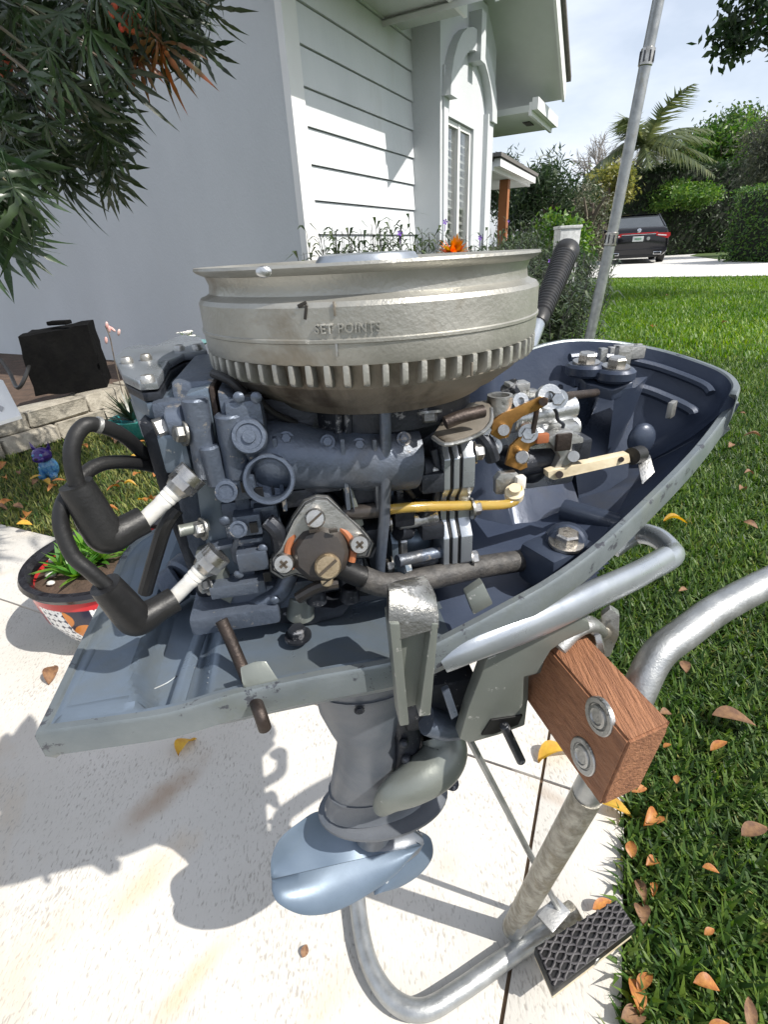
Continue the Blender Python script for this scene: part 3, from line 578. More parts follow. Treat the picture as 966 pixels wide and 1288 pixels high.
# --- clear fuel line and its connector
MB().tube([K(432, 645, -.055), K(452, 644, -.057), K(482, 641, -.058)], .0042, 14, 4).build('line_connector', DARK, M)
MB().tube([K(478, 642, -.058), K(520, 638, -.057), K(580, 636, -.052), K(630, 635, -.046), K(646, 631, -.044), K(652, 622, -.042), K(651, 612, -.04)], .0029, 16, 8).build('fuel_line', FUEL, M)
MB().lathe([(.0058, -.002), (.0058, .003), (.0036, .0035), (.0036, .007)], K(647, 622, -.041), Vector((-.2, -.5, 1)).to_track_quat('Z', 'Y'), 18).build('line_ferrule', CREAM, M)
MB().tube([K(484, 512, -.058), K(485, 560, -.060), K(484, 640, -.062), K(479, 700, -.060), K(476, 745, -.056)], .0031, 14, 6).build('blue_pipe', BLUE, M)
# --- heavy braided hose
MB().tube([K(425, 712, -.066), K(445, 722, -.066), K(462, 728, -.066)], .0062, 16, 4).build('hose_sleeve', BLK, M)
MB().tube([K(455, 727, -.066), K(490, 736, -.064), K(545, 726, -.058), K(600, 714, -.05), K(650, 706, -.042), K(690, 700, -.036)], .0072, 18, 8).build('braided_hose', HOSE, M)
# --- reed plate / intake flange stack
def plate(name, u0, th, y0, y1, v0, v1, m, sc=0.):
    # plate square to the crank axis, bolt ears on the corners
    P = []; z0, z1 = y0, y1
    P = [Vector((u0, v0 + .006, z0)), Vector((u0, v0, z0 + .007)), Vector((u0, v0, z0 + .025)), Vector((u0, v0 + .007, z0 + .034)), Vector((u0, v0 + .007, z1 - .034)), Vector((u0, v0, z1 - .025)), Vector((u0, v0, z1 - .007)), Vector((u0, v0 + .006, z1)), Vector((u0, v1, z1)), Vector((u0, v1, z0))]
    return MB().prism(P, (th, 0, 0), .0005).build(name, m, M)
for i, (u0, th, m_, dd) in enumerate([(.026, .0035, SILV, 0), (.0300, .0012, BLK, -.0008), (.0316, .0032, SILV, 0), (.0352, .0012, BLK, -.0008), (.0368, .0070, SILV, .0012)]):
    plate('intake_flange', u0, th, .578, .660, -.056 - dd * 0 + (.001 if m_ is BLK else 0), .03, m_)
for (zz, vv) in ((.583, -.05), (.653, -.05), (.618, -.05)): hexbolt('flange_bolt', (.044, vv, zz), (1, 0, 0), .0045, .006, STEEL)
for i, (u0, th, m_) in enumerate([(-.004, .004, DECK), (.0003, .001, BLK), (.0016, .004, ALU)]): plate('crankcase_joint', u0, th, .575, .672, -.048, .04, m_)
for zz in (.585, .615, .645): MB().cyl((.000, -.050, zz), (.024, -.048, zz), .0045, n=14, bev=.0006).build('crankcase_stud', CAST if zz > .6 else GREASE, M); hexbolt('stud_head', (-.004, -.048, zz), (-1, 0, 0), .0042, .004, STEEL)
MB().sph((.010, -.036, .612), .011, (1, .8, 1.1)).build('crankcase_bulge', ALU, M); MB().sph((.010, -.036, .644), .011, (1, .8, 1.0)).build('crankcase_bulge', ALU, M)
MB().sph((.012, -.03, .59), .013, (1, .9, 1)).build('crankcase_bulge', DECK, M)
MB().cyl(K(500, 706, -.06), K(555, 694, -.05), .0038, n=14).build('through_bolt', BLUE, M); MB().cyl(K(505, 715, -.06), K(512, 713, -.058), .0048, n=6).build('through_bolt_head', DECK, M)
for (x, y) in ((492, 563), (497, 590)): MB().box(K(x, y, -.05), (.010, .012, .010), None, .001).build('joint_lug', DECK, M)
# --- parts beneath flywheel on right: nut, cam plate
hexbolt('cam_nut', K(537, 517, -.05), (0, -.3, -1), .0055, .006, CAST)
cm = MB(); C_ = [(545, 552), (560, 561), (585, 556), (608, 545), (618, 532), (618, 516), (612, 508), (590, 512), (560, 530)]
cm.prism([Kz(x, y, .672) for x, y in C_], (0, 0, .0025), .0006); cam_o = cm.build('throttle_cam', FLYD, M)
MB().tube([Kz(560, 532, .681), Kz(580, 524, .683), Kz(608, 517, .684)], .0032, 12, 4).build('cam_shaft', RUST, cam_o)
MB().tube([Kz(x, y - 2, .674) for x, y in C_[:6]], .0011, 8, 3).build('cam_edge', CAST, cam_o)
# --- carburettor
cb = MB(); cb.box(K(672, 560, .005), (.040, .05, .044), None, .006); carb = cb.build('carburettor', ALU, M)
MB().cyl(K(640, 528, -.02), K(718, 512, -.005), .0085, n=22, bev=.001).build('carb_barrel', ALU, carb)
MB().cyl(K(645, 552, -.02), K(722, 536, -.005), .0075, n=22, bev=.001).build('carb_barrel', ALU, carb)
MB().cyl(K(640, 585, -.02), K(690, 575, -.015), .0095, n=22, bev=.001).build('carb_bowl', GREASE, carb)
MB().lathe([(.0075, 0), (.0075, .012), (.0055, .012), (.0055, .006), (.0005, .006)], K(628, 522, -.028), Vector((0, 0, 1)).to_track_quat('Z', 'Y'), 20).build('carb_cup', CAST, carb)
for (x, y, r) in ((652, 505, .0048), (688, 500, .0075)): MB().lathe([(r, 0), (r, .004), (r * .45, .004), (r * .45, .001), (.0003, .001)], K(x, y, -.028), q, 20).build('carb_eye', ALU, carb)
for (x, y) in ((702, 502), (620, 562), (612, 540), (665, 545)): hexbolt('carb_nut', K(x, y, -.03), (-.5, -1, .3), .004, .005, ALU, carb)
MB().box(K(720, 560, -.02), (.016, .02, .014), None, .002).build('carb_linkage_block', GREASE, carb)
for (x, y, rr_) in ((640, 575, .01), (650, 600, .009), (665, 590, .012)): MB().sph(K(x, y, -.012), rr_, (1, 1, .8), 14, 8).build('carb_casting', GREASE, carb)
# chromate levers
def arm(name, pts, v, th, m, parent=M, bev=.0004): return MB().prism([K(x, y, v) for x, y in pts], (0, th, 0), bev).build(name, m, parent)
lv = arm('throttle_lever', [(618, 547), (620, 530), (632, 520), (648, 514), (668, 505), (681, 499), (690, 501), (689, 509), (677, 516), (658, 524), (646, 533), (643, 542), (640, 550), (628, 553)], -.036, .002, BRONZE)
MB().cyl(K(634, 541, -.040), K(634, 541, -.03), .0033, n=14).build('lever_pin', STEEL, lv); MB().cyl(K(684, 505, -.040), K(684, 505, -.03), .0026, n=14).build('lever_pin', RUST, lv)
lv = arm('choke_lever', [(636, 585), (642, 562), (654, 550), (668, 545), (686, 546), (690, 553), (678, 556), (668, 562), (662, 572), (664, 588), (655, 592)], -.030, .0022, BRONZE)
MB().cyl(K(657, 575, -.038), K(657, 575, -.026), .0042, n=16, bev=.0006).build('lever_pin', STEEL, lv)
MB().tube([K(676, 512, -.034), K(673, 530, -.034), K(670, 545, -.034)], .0016, 8, 3).build('link_wire', RUST, M)
MB().tube([K(692, 508, -.026), K(700, 518, -.024), K(702, 528, -.024), K(709, 534, -.024), K(706, 542, -.024)], .0011, 8, 5).build('spring_wire', GREASE, M)
MB().tube([K(605, 548, -.03), K(614, 560, -.034), K(620, 578, -.034)], .0045, 10, 4).build('carb_elbow', GREASE, M)
ob = arm('roller_bracket', [(688, 552), (706, 541), (722, 543), (735, 551), (735, 562), (726, 577), (716, 584), (702, 592), (697, 590), (706, 575), (700, 566)], -.03, .014, CAST, bev=.001)
MB().box(K(709, 556, -.0315), (.010, .003, .011), None, .001).build('bracket_slot', RUST, ob); MB().cyl(K(722, 574, -.033), K(722, 574, -.028), .0035, n=16).build('lever_pin', CAST, ob)
MB().box(K(682, 551, -.031), (.008, .004, .006), None, .001).build('red_clip', GASK, M)
b = MB(); b.prism([K(690, 594, -.034), K(697, 592, -.034), K(792, 571, -.018), K(794, 582, -.018), K(697, 604, -.034), K(690, 601, -.034)], (0, .007, 0), .0006); ln = b.build('nylon_link', CREAM, M)
MB().cyl(K(704, 597, -.037), K(704, 597, -.03), .0024, n=12).build('link_pin', RUST, ln); MB().cyl(K(782, 578, -.022), K(782, 578, -.018), .0018, n=12).build('link_pin', RUST, ln)
MB().cyl(K(700, 500, -.02), K(750, 494, .02), .0029, n=12).build('shift_rod', RUST, M); MB().cyl(K(695, 501, -.024), K(701, 500, -.018), .0048, n=6).build('rod_nut', ALU, M)
MB().cyl(K(640, 484, .0), K(646, 494, .0), .006, n=10).build('linkage_clamp', GREASE, M)
b = MB(); b.box(K(650, 490, .0), (.014, .01, .010), None, .001); b.box(K(664, 495, .0), (.012, .008, .005), None, .001); b.build('linkage_clamp', CAST, M)
cb2 = arm('carb_front_clamp', [(624, 604), (630, 596), (650, 594), (656, 600), (642, 612), (636, 622), (624, 622)], -.036, .005, CAST)
MB().box(K(654, 606, -.037), (.006, .006, .008), None, .001).build('white_clip', PORC, cb2)

# --- fittings in the bow of the pan
def inb(name, c, d, m, rot=None, bev=.002): return MB().box(c, d, rot, bev).build(name, m, M)
mz = Kd(757, 465, .43)
b = MB(); tp_ = [Kd(724, 468, .415), Kd(742, 455, .44), Kd(792, 464, .435), Kd(798, 478, .415), Kd(772, 488, .402), Kd(738, 480, .405)]; b.prism([p - Vector((0, 0, .010)) for p in tp_], (0, 0, .009), .0015); b.build('mount_plate', PANS, M, True, 50)
for (x0, y0, D0, x1, y1, D1, x2, y2, D2) in ((728, 482, .41, 745, 470, .44, 712, 560, .44), (775, 490, .405, 792, 476, .44, 762, 590, .43)):
    A_, B_, C__ = Kd(x0, y0, D0), Kd(x1, y1, D1), Kd(x2, y2, D2); MB().hull([A_, B_, C__, A_ + Vector((.016, .0, 0)), B_ + Vector((.016, 0, 0)), C__ + Vector((.008, .004, 0)), A_ - Vector((0, 0, .006)), B_ - Vector((0, 0, .05))]).build('mount_web', PANS, M, True, 40)
MB().hull([Kd(712, 500, .45), Kd(800, 495, .46), Kd(720, 480, .47), Kd(800, 480, .48), Kd(730, 640, .40), Kd(790, 600, .42), Kd(735, 620, .44), Kd(790, 590, .45)]).build('mount_back_wall', PANS, M, True, 60)
for (x, y, D) in ((737, 462, .415), (774, 468, .412)): c = Kd(x, y, D); MB().cyl(c - Vector((0, 0, .006)), c + Vector((0, 0, .003)), .0145, n=24, bev=.002).build('mount_cup', PANS, M); hexbolt('mount_bolt', c + Vector((0, 0, .003)), (0, -.1, 1), .0068, .008, STEEL)
for (x, y, D, w_, h_) in ((757, 452, .45, .006, .018), (783, 452, .45, .012, .022), (800, 443, .47, .014, .010), (768, 447, .47, .005, .014)): inb('latch_post', Kd(x, y, D), (w_, .006, h_), CAST, None, .001)
MB().box(Kd(789, 440, .478), (.024, .003, .009), Matrix.Rotation(R(-10), 3, 'Z'), .0008).build('latch_plate', CAST, M)
bo = Kd(808, 562, .40); bx = Vector((.5, .35, .3)).normalized()
MB().sph(bo + Vector((.006, .010, .002)), .011, (1, .6, 1.15), 20, 12).build('grommet_boss', PANS, M); MB().cyl(K(795, 574, -.017), K(806, 571, -.012), .006, n=14).build('grommet', BLK, M)
MB().prism([Kd(803, 583, .365), Kd(819, 576, .37), Kd(824, 594, .362), Kd(808, 610, .352)], (.002, .004, .001), .0004).build('cable_tab', CAST, M)
MB().cyl(Kz(712, 684, .562), Kz(712, 684, .585), .016, .0125, n=24, bev=.002).build('bolt_tower', PANS, M); b = MB(); b.box(Kz(700, 705, .570), (.04, .03, .028), Matrix.Rotation(R(20), 3, 'Z'), .005); b.build('bolt_tower_base', PANS, M)
hexbolt('tower_bolt', Kz(712, 684, .585), (0, -.1, 1), .0075, .009, STEEL)
for (a_, b_) in (((740, 500), (838, 520)), ((660, 560), (720, 640))):
    pass
for pts in ([Kd(716, 590, .385), Kd(760, 622, .375), Kd(785, 636, .37)],): MB().tube([Vector((p.x, p.y, .563)) for p in pts], .009, 12, 4).build('pan_rib', PANS, M)
b = MB(); b.tube([offs(.016, -.012)[i] for i in range(72, 98)], .0035, 8, 1); b.build('rim_bead', PANS, M)
b = MB(); b.tube([offs(.026, -.03)[i] for i in range(74, 98)], .0045, 8, 1); b.build('rim_bead', PANS, M)
MB().box(Kd(845, 515, .42), (.010, .004, .012), Matrix.Rotation(R(35), 3, 'Z'), .001).build('pan_slot_tab', CAST, M)
MB().box(Kz(776, 630, .566), (.010, .008, .003), Matrix.Rotation(R(30), 3, 'Z'), .0005).build('drain_clip', CAST, M)
# deck bolt, tab and rusty shift rod
hexbolt('deck_bolt', Kz(375, 801, .556), (0, 0, 1), .0055, .007, GREASE)
MB().tube([K(278, 780, -.070), K(294, 815, -.078), K(312, 858, -.090), K(326, 895, -.1135), K(333, 916, -.1165)], .0034, 14, 5).build('rusty_shift_rod', RUST, M)
MB().prism([K(303, 846, -.098), K(322, 838, -.098), K(336, 838, -.098), K(352, 862, -.104), K(312, 872, -.104), K(306, 866, -.104)], (0, .0, .004), .001).build('rod_guide', OLIVE, M)
MB().prism([K(586, 748, -.085), K(608, 733, -.085), K(621, 760, -.09), K(596, 774, -.09)], (0, .006, 0), .001).build('rim_tab', OLIVE, M)
b = MB(); b.cyl(Kz(205, 745, .556), Kz(228, 730, .56), .013, n=20, bev=.002); b.cyl(Kz(228, 730, .56), Kz(245, 715, .562), .0155, n=20, bev=.002); b.build('exhaust_plug', BLUE, M)
b = MB(); b.tube([K(182, 745, -.058), K(195, 700, -.058), K(208, 660, -.058), K(222, 640, -.055)], .0038, 10, 4); b.build('ground_strap', BLK, M)

# --- spark plugs, boots, leads
def plug(hx0, hx1, ins, vb, btop, elb, lead, lab):
    a = K(*hx0); b_ = K(*hx1); ax = (b_ - a).normalized()
    sp_ = MB().cyl(a - ax * .004, a + ax * .001, .0076, n=24).cyl(a + ax * .001, a + ax * .0055, .0074, n=6).cyl(a + ax * .0055, a + ax * .0085, .0066, .0054, n=24).build('spark_plug', STEEL, M)
    e = K(*ins)
    i_ = MB(); i_.lathe([(.0048, 0), (.0047, .003), (.0044, .0034), (.0045, .0055), (.0042, .0059), (.0043, .0085), (.0040, .009), (.0041, (e - a).length)], a + ax * .0083, ax.to_track_quat('Z', 'Y'), 24); i_.build('insulator', PORC, sp_)
    bt = MB(); T = K(*btop); E_ = K(*elb)
    m1 = T.lerp(E_, .5)
    bt.tube([T, T.lerp(E_, .4), T.lerp(E_, .78), E_.lerp((T + e) / 2, .08), E_.lerp(e, .3), E_.lerp(e, .62), e], lambda t: .0070 + .0015 * math.sin(min(1, t * 1.25) * PI) - .0002 * t, 22, 6)
    bo_ = bt.build('plug_boot', BLK, M); bt2 = MB(); bt2.tube([T - (E_ - T).normalized() * .001, T + (E_ - T).normalized() * .003], .0070, 22, 1); bt2.build('boot_collar', BLK, bo_)
    MB().tube([K(*p) for p in lead], .0034, 16, 8).build('ignition_lead', BLK, M)
plug((236, 602, -.062), (211, 626, -.066), (180, 654, -.070), -.07, (96, 611, -.080), (134, 678, -.080), [(215, 600, -.030), (198, 588, -.035), (156, 581, -.05), (117, 588, -.062), (84, 624, -.078), (76, 658, -.084), (90, 697, -.088), (112, 718, -.089), (134, 737, -.0885)], 1)
plug((268, 702, -.066), (246, 724, -.069), (219, 754, -.073), -.07, (133, 737, -.0885), (172, 782, -.084), [(212, 604, -.02), (195, 586, -.03), (156, 549, -.055), (117, 534, -.068), (99, 542, -.073), (90, 564, -.077), (91, 588, -.079), (97, 612, -.080)], 2)
MB().tube([K(121, 534, -.0678), K(126, 535, -.0668)], .0037, 16, 1).build('lead_marker', CAST, M)

# --- latch lever on the near rim
lt = MB()
hook = [K(490, 745, -.112), K(500, 740, -.106), K(520, 735, -.102), K(538, 732, -.102), K(548, 748, -.108), K(552, 775, -.116), K(552, 790, -.118), K(498, 806, -.118), K(489, 785, -.116)]
lt.hull(hook + [p + Vector((0, .006, .0)) for p in hook]); latch = lt.build('cowl_latch', CAST, M, True, 50)
for (xa, xb, yb) in (((490, 503), (503, 515), 912), ((543, 552), (527, 542), 900)):
    P = [K(xa[0], 785, -.118), K(xa[1], 785, -.118), K(xb[1], yb, -.118), K(xb[0], yb + 2, -.118)]
    MB().prism(P, (0, .014, 0), .001).build('latch_flange', OLIVE, latch)
MB().prism([K(500, 790, -.110), K(547, 785, -.110), K(530, 885, -.110), K(512, 890, -.110)], (0, .003, 0), .0005).build('latch_web', OLIVE, latch)
# --- silver carrying handle
hn = [K(556, 832, -.103), K(600, 811, -.102), K(680, 779, -.090), K(750, 747, -.070), K(800, 724, -.050), K(836, 704, -.030)]
MB().tube(hn, lambda t: .0055 + .0022 * min(1, t * 3), 16, 6, flat=1.35).build('carrying_handle', SILV, M)
MB().tube([K(815, 718, -.042), K(845, 702, -.024), K(846, 694, -.010), K(826, 676, .012), K(800, 672, .03), K(770, 690, .03)], .0074, 16, 5, flat=1.2).build('handle_bow', SILV, M)
# --- tiller with ribbed grip
ta = loc(at(664, 440, .56)); tb = loc(at(676, 408, .60)); tg = loc(at(714, 314, .74)); t1 = (tg - ta).normalized()
MB().tube([Vector((.10, .09, .57)), ta.lerp(Vector((.10, .09, .57)), .3), ta, tb], .0085, 14, 4).build('tiller_arm', SILV, M)
gl = (tg - tb).length; pr = [(.0095, 0), (.011, .004)]
for i in range(22): z0 = .018 + i * (gl - .04) / 22; rr_ = .0102 + .0036 * i / 22; pr += [(rr_, z0), (rr_ + .0014, z0 + .0016), (rr_ + .0014, z0 + .0036), (rr_, z0 + .005)]
pr += [(.0150, gl - .02), (.0158, gl - .012), (.0155, gl - .003), (.013, gl)]
MB().lathe(pr, tb, (tg - tb).to_track_quat('Z', 'Y'), 28).build('tiller_grip', BLK, M)

# --- exhaust leg, cavitation plate, gearcase, propeller
def ell(u0, u1, hw, z, n=28, vc=0.):
    out = []
    for i in range(n):
        a = 2 * PI * i / n; x = math.cos(a); y = math.sin(a)
        out.append(Vector(((u0 + u1) / 2 + x * (u1 - u0) / 2, vc + hw * math.copysign(abs(y) ** .85, y), z)))
    return out
sec = [(.556, -.074, .035, .036), (.50, -.070, .030, .034), (.452, -.0665, .022, .032), (.425, -.064, .012, .030), (.402, -.058, .004, .028), (.388, -.053, .0, .026), (.372, -.053, .0, .025), (.34, -.060, .006, .024), (.31, -.066, .012, .022), (.296, -.069, .018, .0225), (.289, -.073, .026, .026)]
MB().loft([ell(a, b_, c, z_) for (z_, a, b_, c) in sec]).build('exhaust_leg', LEG, M, True, 50)
pl_ = MB(); E1 = []
for i in range(44):
    a = 2 * PI * i / 44; E1.append(Vector((-.016 + .063 * math.cos(a), .0 + .036 * math.sin(a), .284)))
pl_.loft([[Vector((p.x * .95, p.y * .95, .2805)) for p in E1], [Vector((p.x, p.y, .2815)) for p in E1], [Vector((p.x * 1.01, p.y * 1.01, .2835)) for p in E1], [Vector((p.x, p.y, .2852)) for p in E1], [Vector((-.0015 + p.x * .88, p.y * .85, .286)) for p in E1], [Vector((-.002 + p.x * .8, p.y * .6, .289)) for p in E1]]); pl_.build('cavitation_plate', LEG, M, True, 45)
MB().tube([(-.03, 0, .27), (-.03, 0, .235)], .018, 18, 1).build('gearcase_neck', LEG, M)
MB().loft([ell(-.02 + x - r_, -.02 + x - r_ + .0001, r_, .2) if False else [Vector((x, r_ * math.cos(2 * PI * i / 20), .205 + r_ * math.sin(2 * PI * i / 20))) for i in range(20)] for (x, r_) in ((-.075, .012), (-.07, .018), (-.03, .019), (.0, .017), (.015, .011), (.022, .004))]).build('gearcase', LEG, M)
for (z_, a, b_, c, t_) in ((.4525, -.0672, .0235, .0328, .0022), (.3125, -.0664, .0128, .0226, .0016)): MB().loft([ell(a - .0006, b_ + .0006, c + .0006, z_), ell(a - .0006, b_ + .0006, c + .0006, z_ + t_)]).build('parting_flange', LEG, M)
for (x, y) in ((452, 893),): hexbolt('leg_bolt', K(x, y, -.034 if y < 950 else -.027), (0, -1, .1), .0028, .002, GREASE)
# snout and swivel
MB().tube([K(478, 1018, -.036), K(492, 1002, -.038), K(520, 985, -.036), K(548, 965, -.028), K(560, 945, -.02), K(556, 925, -.01)], lambda t: .003 + .0160 * math.sin(min(1, .10 + t * 1.0) * PI * .62), 24, 6, flat=1.1).build('exhaust_snout', OLIVE, M)
for (x, y) in ((565, 968), (566, 985)): MB().cyl(K(x, y, -.015), K(x + 4, y + 1, -.02), .006, n=12).build('snout_bolt', GREASE, M)
MB().tube([K(536, 905, -.03), K(560, 912, -.03), K(590, 905, -.02), K(620, 880, -.01)], .013, 14, 5, flat=.8).build('swivel_arm', BLUE, M)
MB().tube([K(500, 885, -.01), K(512, 930, -.01), K(500, 975, -.01)], .012, 12, 4).build('drive_tube', GREASE, M)
b = MB(); b.box(K(520, 900, .02), (.05, .05, .10), None, .008); b.box(K(545, 860, .0), (.06, .05, .05), None, .006); b.build('swivel_bracket', GREASE, M)
for (x, y) in ((508, 935), (511, 955), (509, 972)): MB().sph(K(x, y, -.024), .0045, (1, 1, 1), 10, 8).build('casting_lump', GREASE, M)
MB().prism([K(557, 872, -.05), K(566, 868, -.05), K(577, 900, -.05), K(568, 906, -.05)], (0, .006, 0), .001).build('swivel_strut', BLUE, M)
# blades: thick sheets with a crease
def blade(name, ring, th=.0022, m=PROP, sub=3):
    P = [Vector(p) for p in ring]; c = sum(P, Vector()) / len(P); b = bmesh.new()
    n = Vector()
    for i in range(len(P)): n += (P[i] - c).cross(P[(i + 1) % len(P)] - c)
    n.normalize(); PP = spline(P + [P[0]], 4)[:-1]
    rings = []
    for f, t_ in ((0.001, th), (.5, th), (.85, th * .8), (.97, th * .45), (1., .0), (.97, -th * .45), (.85, -th * .8), (.5, -th), (.001, -th)): rings.append([c + (p - c) * f + n * t_ for p in PP])
    return MB().loft(rings).build(name, m, pr_, True, 60)
pr_ = MB().lathe([(.012, -.075), (.017, -.07), (.018, -.03), (.016, .0)], (-.045, 0, .205), Vector((1, 0, 0)).to_track_quat('Z', 'Y'), 24).build('propeller', PROP, M)
def facet(outer, crease, m, th=.0016, name='blade'):
    O_ = spline([Vector(p) for p in outer], 5); n = len(O_); C0, C1 = Vector(crease[0]), Vector(crease[1]); b = MB(); nn = Vector()
    cm_ = (C0 + C1) / 2
    for a_, c_ in zip(O_, O_[1:]): nn += (a_ - cm_).cross(c_ - cm_)
    nn.normalize(); tot = [0.]
    for a_, c_ in zip(O_, O_[1:]): tot.append(tot[-1] + (c_ - a_).length)
    rows = []
    for sg in (1, -1):
        gr_ = []
        for i_, p in enumerate(O_):
            c = C0.lerp(C1, tot[i_] / tot[-1]); gr_.append([b.b.verts.new(c.lerp(p, f) + nn * sg * t_ + nn * .004 * math.sin(f * PI) ) for f, t_ in ((0, th), (.3, th), (.6, th), (.85, th * .8), (.97, th * .45), (1., .0002))])
        rows.append(gr_)
    for gr_ in rows:
        for a_, c_ in zip(gr_, gr_[1:]):
            for k_ in range(5): b.b.faces.new((a_[k_], a_[k_ + 1], c_[k_ + 1], c_[k_]))
    for (a_, c_), (d_, e_) in zip(zip(rows[0], rows[0][1:]), zip(rows[1], rows[1][1:])): b.b.faces.new((a_[5], d_[5], e_[5], c_[5])); b.b.faces.new((a_[0], d_[0], e_[0], c_[0]))
    return b.build(name, m, pr_, True, 50)
ca, cb_ = K(341, 1106, -.018), K(529, 1063, -.010)
facet([ca, K(342, 1122, -.030), K(352, 1138, -.040), K(382, 1151, -.046), K(420, 1147, -.044), K(462, 1126, -.036), K(500, 1098, -.026), cb_], (ca, cb_), PROP)
ca, cb_ = K(341, 1105, -.0175), K(529, 1062, -.0095)
facet([ca, K(341, 1080, -.008), K(352, 1055, .0), K(375, 1035, .008), K(402, 1020, .012), K(440, 1026, .014), K(490, 1040, .012), cb_], (ca, cb_), PROP)
facet([K(470, 1122, -.012), K(500, 1117, -.012), K(528, 1100, -.008), K(544, 1078, .0), K(542, 1055, .01), K(528, 1045, .016)], (K(470, 1121, -.011), K(527, 1044, .012)), PROP)

# --- clamp (stern) brackets around the wooden transom
body = [(613, 829), (660, 808), (728, 776), (742, 783), (744, 792), (712, 806), (694, 818), (684, 834), (676, 848), (660, 852), (659, 880), (655, 914), (622, 926), (590, 935), (578, 930), (590, 890)]
cl = MB().prism([K(x, y, -.055) for x, y in body], (0, .012, 0), .0018).build('clamp_bracket', OLIVE, M)
MB().prism([K(x, y, -.040) + Vector((.004, 0, 0)) for x, y in body], (0, .016, 0), .0018).build('bracket_core', OLIVE, cl)
MB().prism([K(x, y, -.055) + Vector((0, .095, .0)) for x, y in body], (0, .012, 0), .0018).build('bracket_arm', OLIVE, cl)
MB().prism([K(606, 925, -.0565), K(618, 906, -.0565), K(658, 900, -.0565), K(652, 912, -.0565), K(620, 924, -.0565)], (0, .002, 0), .0004).build('bracket_opening', mat('hole_black', (.004, .004, .005)), cl, False)
MB().cyl(K(634, 912, -.060), K(656, 958, -.066), .0036, n=14, bev=.0006).build('tilt_pin', GREASE, cl)
MB().tube([K(700, 812, -.05), K(720, 792, -.045), K(740, 784, -.04), K(752, 792, -.03)], .0085, 14, 4, flat=.7).build('clamp_yoke', CAST, cl)
MB().cyl(K(742, 800, -.03), K(768, 788, -.02), .0085, n=18, bev=.001).build('clamp_screw', CAST, cl); MB().lathe([(.013, 0), (.013, .004), (.008, .005)], K(748, 802, -.035), Vector((.9, -.3, .3)).to_track_quat('Z', 'Y'), 20).build('clamp_pad', CAST, cl)
MB().prism([K(757, 775, -.03), K(768, 766, -.03), K(780, 774, -.03), K(779, 800, -.032), K(768, 826, -.035), K(758, 828, -.035), K(757, 800, -.03)], (.003, .006, 0), .001).build('clamp_handle', CAST, cl)
MB().prism([K(687, 722, -.03), K(735, 742, -.03), K(745, 735, -.03), K(730, 725, -.03), K(700, 718, -.03)], (0, .004, .01), .001).build('cable_shield', CAST, M)

# ================================================================ STAND
stand = empty('motor_stand', (.13, .30, 0), 'galvanised bent pipe motor stand with teak transom block and rubber foot pad', 'motor stand')
SO = Vector((.13, .30, 0))
def sw(p): return Vector(p) - SO
def fromE(p): return OE + EU * p.x + EV * p.y + Vector((0, 0, p.z)) - SO
ta_ = Vector((-math.sin(R(9)), 0, math.cos(R(9))))
# block in motor axes: top ~ .487, near end v=-.125
zt = .487; bt = [Vector((.1215, -.127, zt)), Vector((.146, -.121, zt)), ]
P = []
for v in (-.126, .135):
    for (uo, zz) in ((.121, .487), (.152, .491), (.1425, .431), (.112, .427)):
        P.append(fromE(Vector((uo - (v + .126) * .10, v + (0.004 if uo > .13 else 0), zz))))
wb = MB().hull(P)
bmesh.ops.bevel(wb.b, geom=list(wb.b.edges), offset=.0015, segments=2, affect='EDGES')
blk = wb.build('transom_block', WOOD, stand, True)
nrm = fromE(Vector((-1, -.05, .15))) - fromE(Vector((0, 0, 0))); nq = nrm.to_track_quat('Z', 'Y')
for (x, y) in ((754, 901), (734, 951)):
    # intersection with block face plane u = .121 - ...
    d = ray(x, y); best = None
    fn = (EU * -1 + Vector((0, 0, 1)) * .15 - EV * .10).normalized(); fp0 = OE + EU * .121 + EV * -.126 + Vector((0, 0, .487)); t = (fp0 - CAM).dot(fn) / d.dot(fn); c = CAM + d * t - SO
    q_ = fn.to_track_quat('Z', 'Y'); MB().lathe([(.0125, -.002), (.0125, .0008), (.0118, .0014), (.0090, .0014), (.0085, .0004), (.0078, .0002), (.0074, .0022), (.0055, .0026), (.0048, .0018), (.0005, .0018)], c, q_, 28).build('flush_bolt', CAST, blk)
# pipes (world coordinates minus origin)
MB().tube([sw(p) for p in ((.128, .302, .02), (.140, .275, .20), (.155, .252, .37), (.164, .249, .42), (.176, .258, .452), G(826, 826, .478), G(862, 796, .488), G(905, 765, .494), G(966, 733, .50), G(1060, 690, .51), G(1180, 650, .52))], .0118, 20, 6).build('handle_pipe', GALV, stand)
MB().tube([sw(p) for p in ((.1275, .303, .02), (.139, .276, .19), (.1535, .253, .355))], .0122, 20, 5).build('flaking_sleeve', GALVR, stand)
bp_ = [G(447, 1085, .013), G(449, 1130, .013), G(458, 1190, .013), G(474, 1232, .013), G(500, 1262, .013), G(535, 1270, .013), G(580, 1245, .013), G(640, 1203, .013), G(690, 1170, .014), G(722, 1148, .016)]
MB().tube([sw(p) for p in bp_], .0106, 20, 6).build('base_pipe', GALV, stand)
MB().cyl(sw(G(690, 1170, .014)), sw(G(724, 1147, .016)), .0135, n=20, bev=.001).build('pipe_socket', GALVR, stand)
MB().box(sw(G(697, 1150, .05)), (.034, .022, .004), Matrix.Rotation(R(35), 3, 'Z'), .001).build('pad_bracket', CAST, stand)
MB().cyl(sw(G(588, 925, .34)), sw(G(712, 1160, .02)), .0035, n=12).build('brace_rod', GALV, stand)
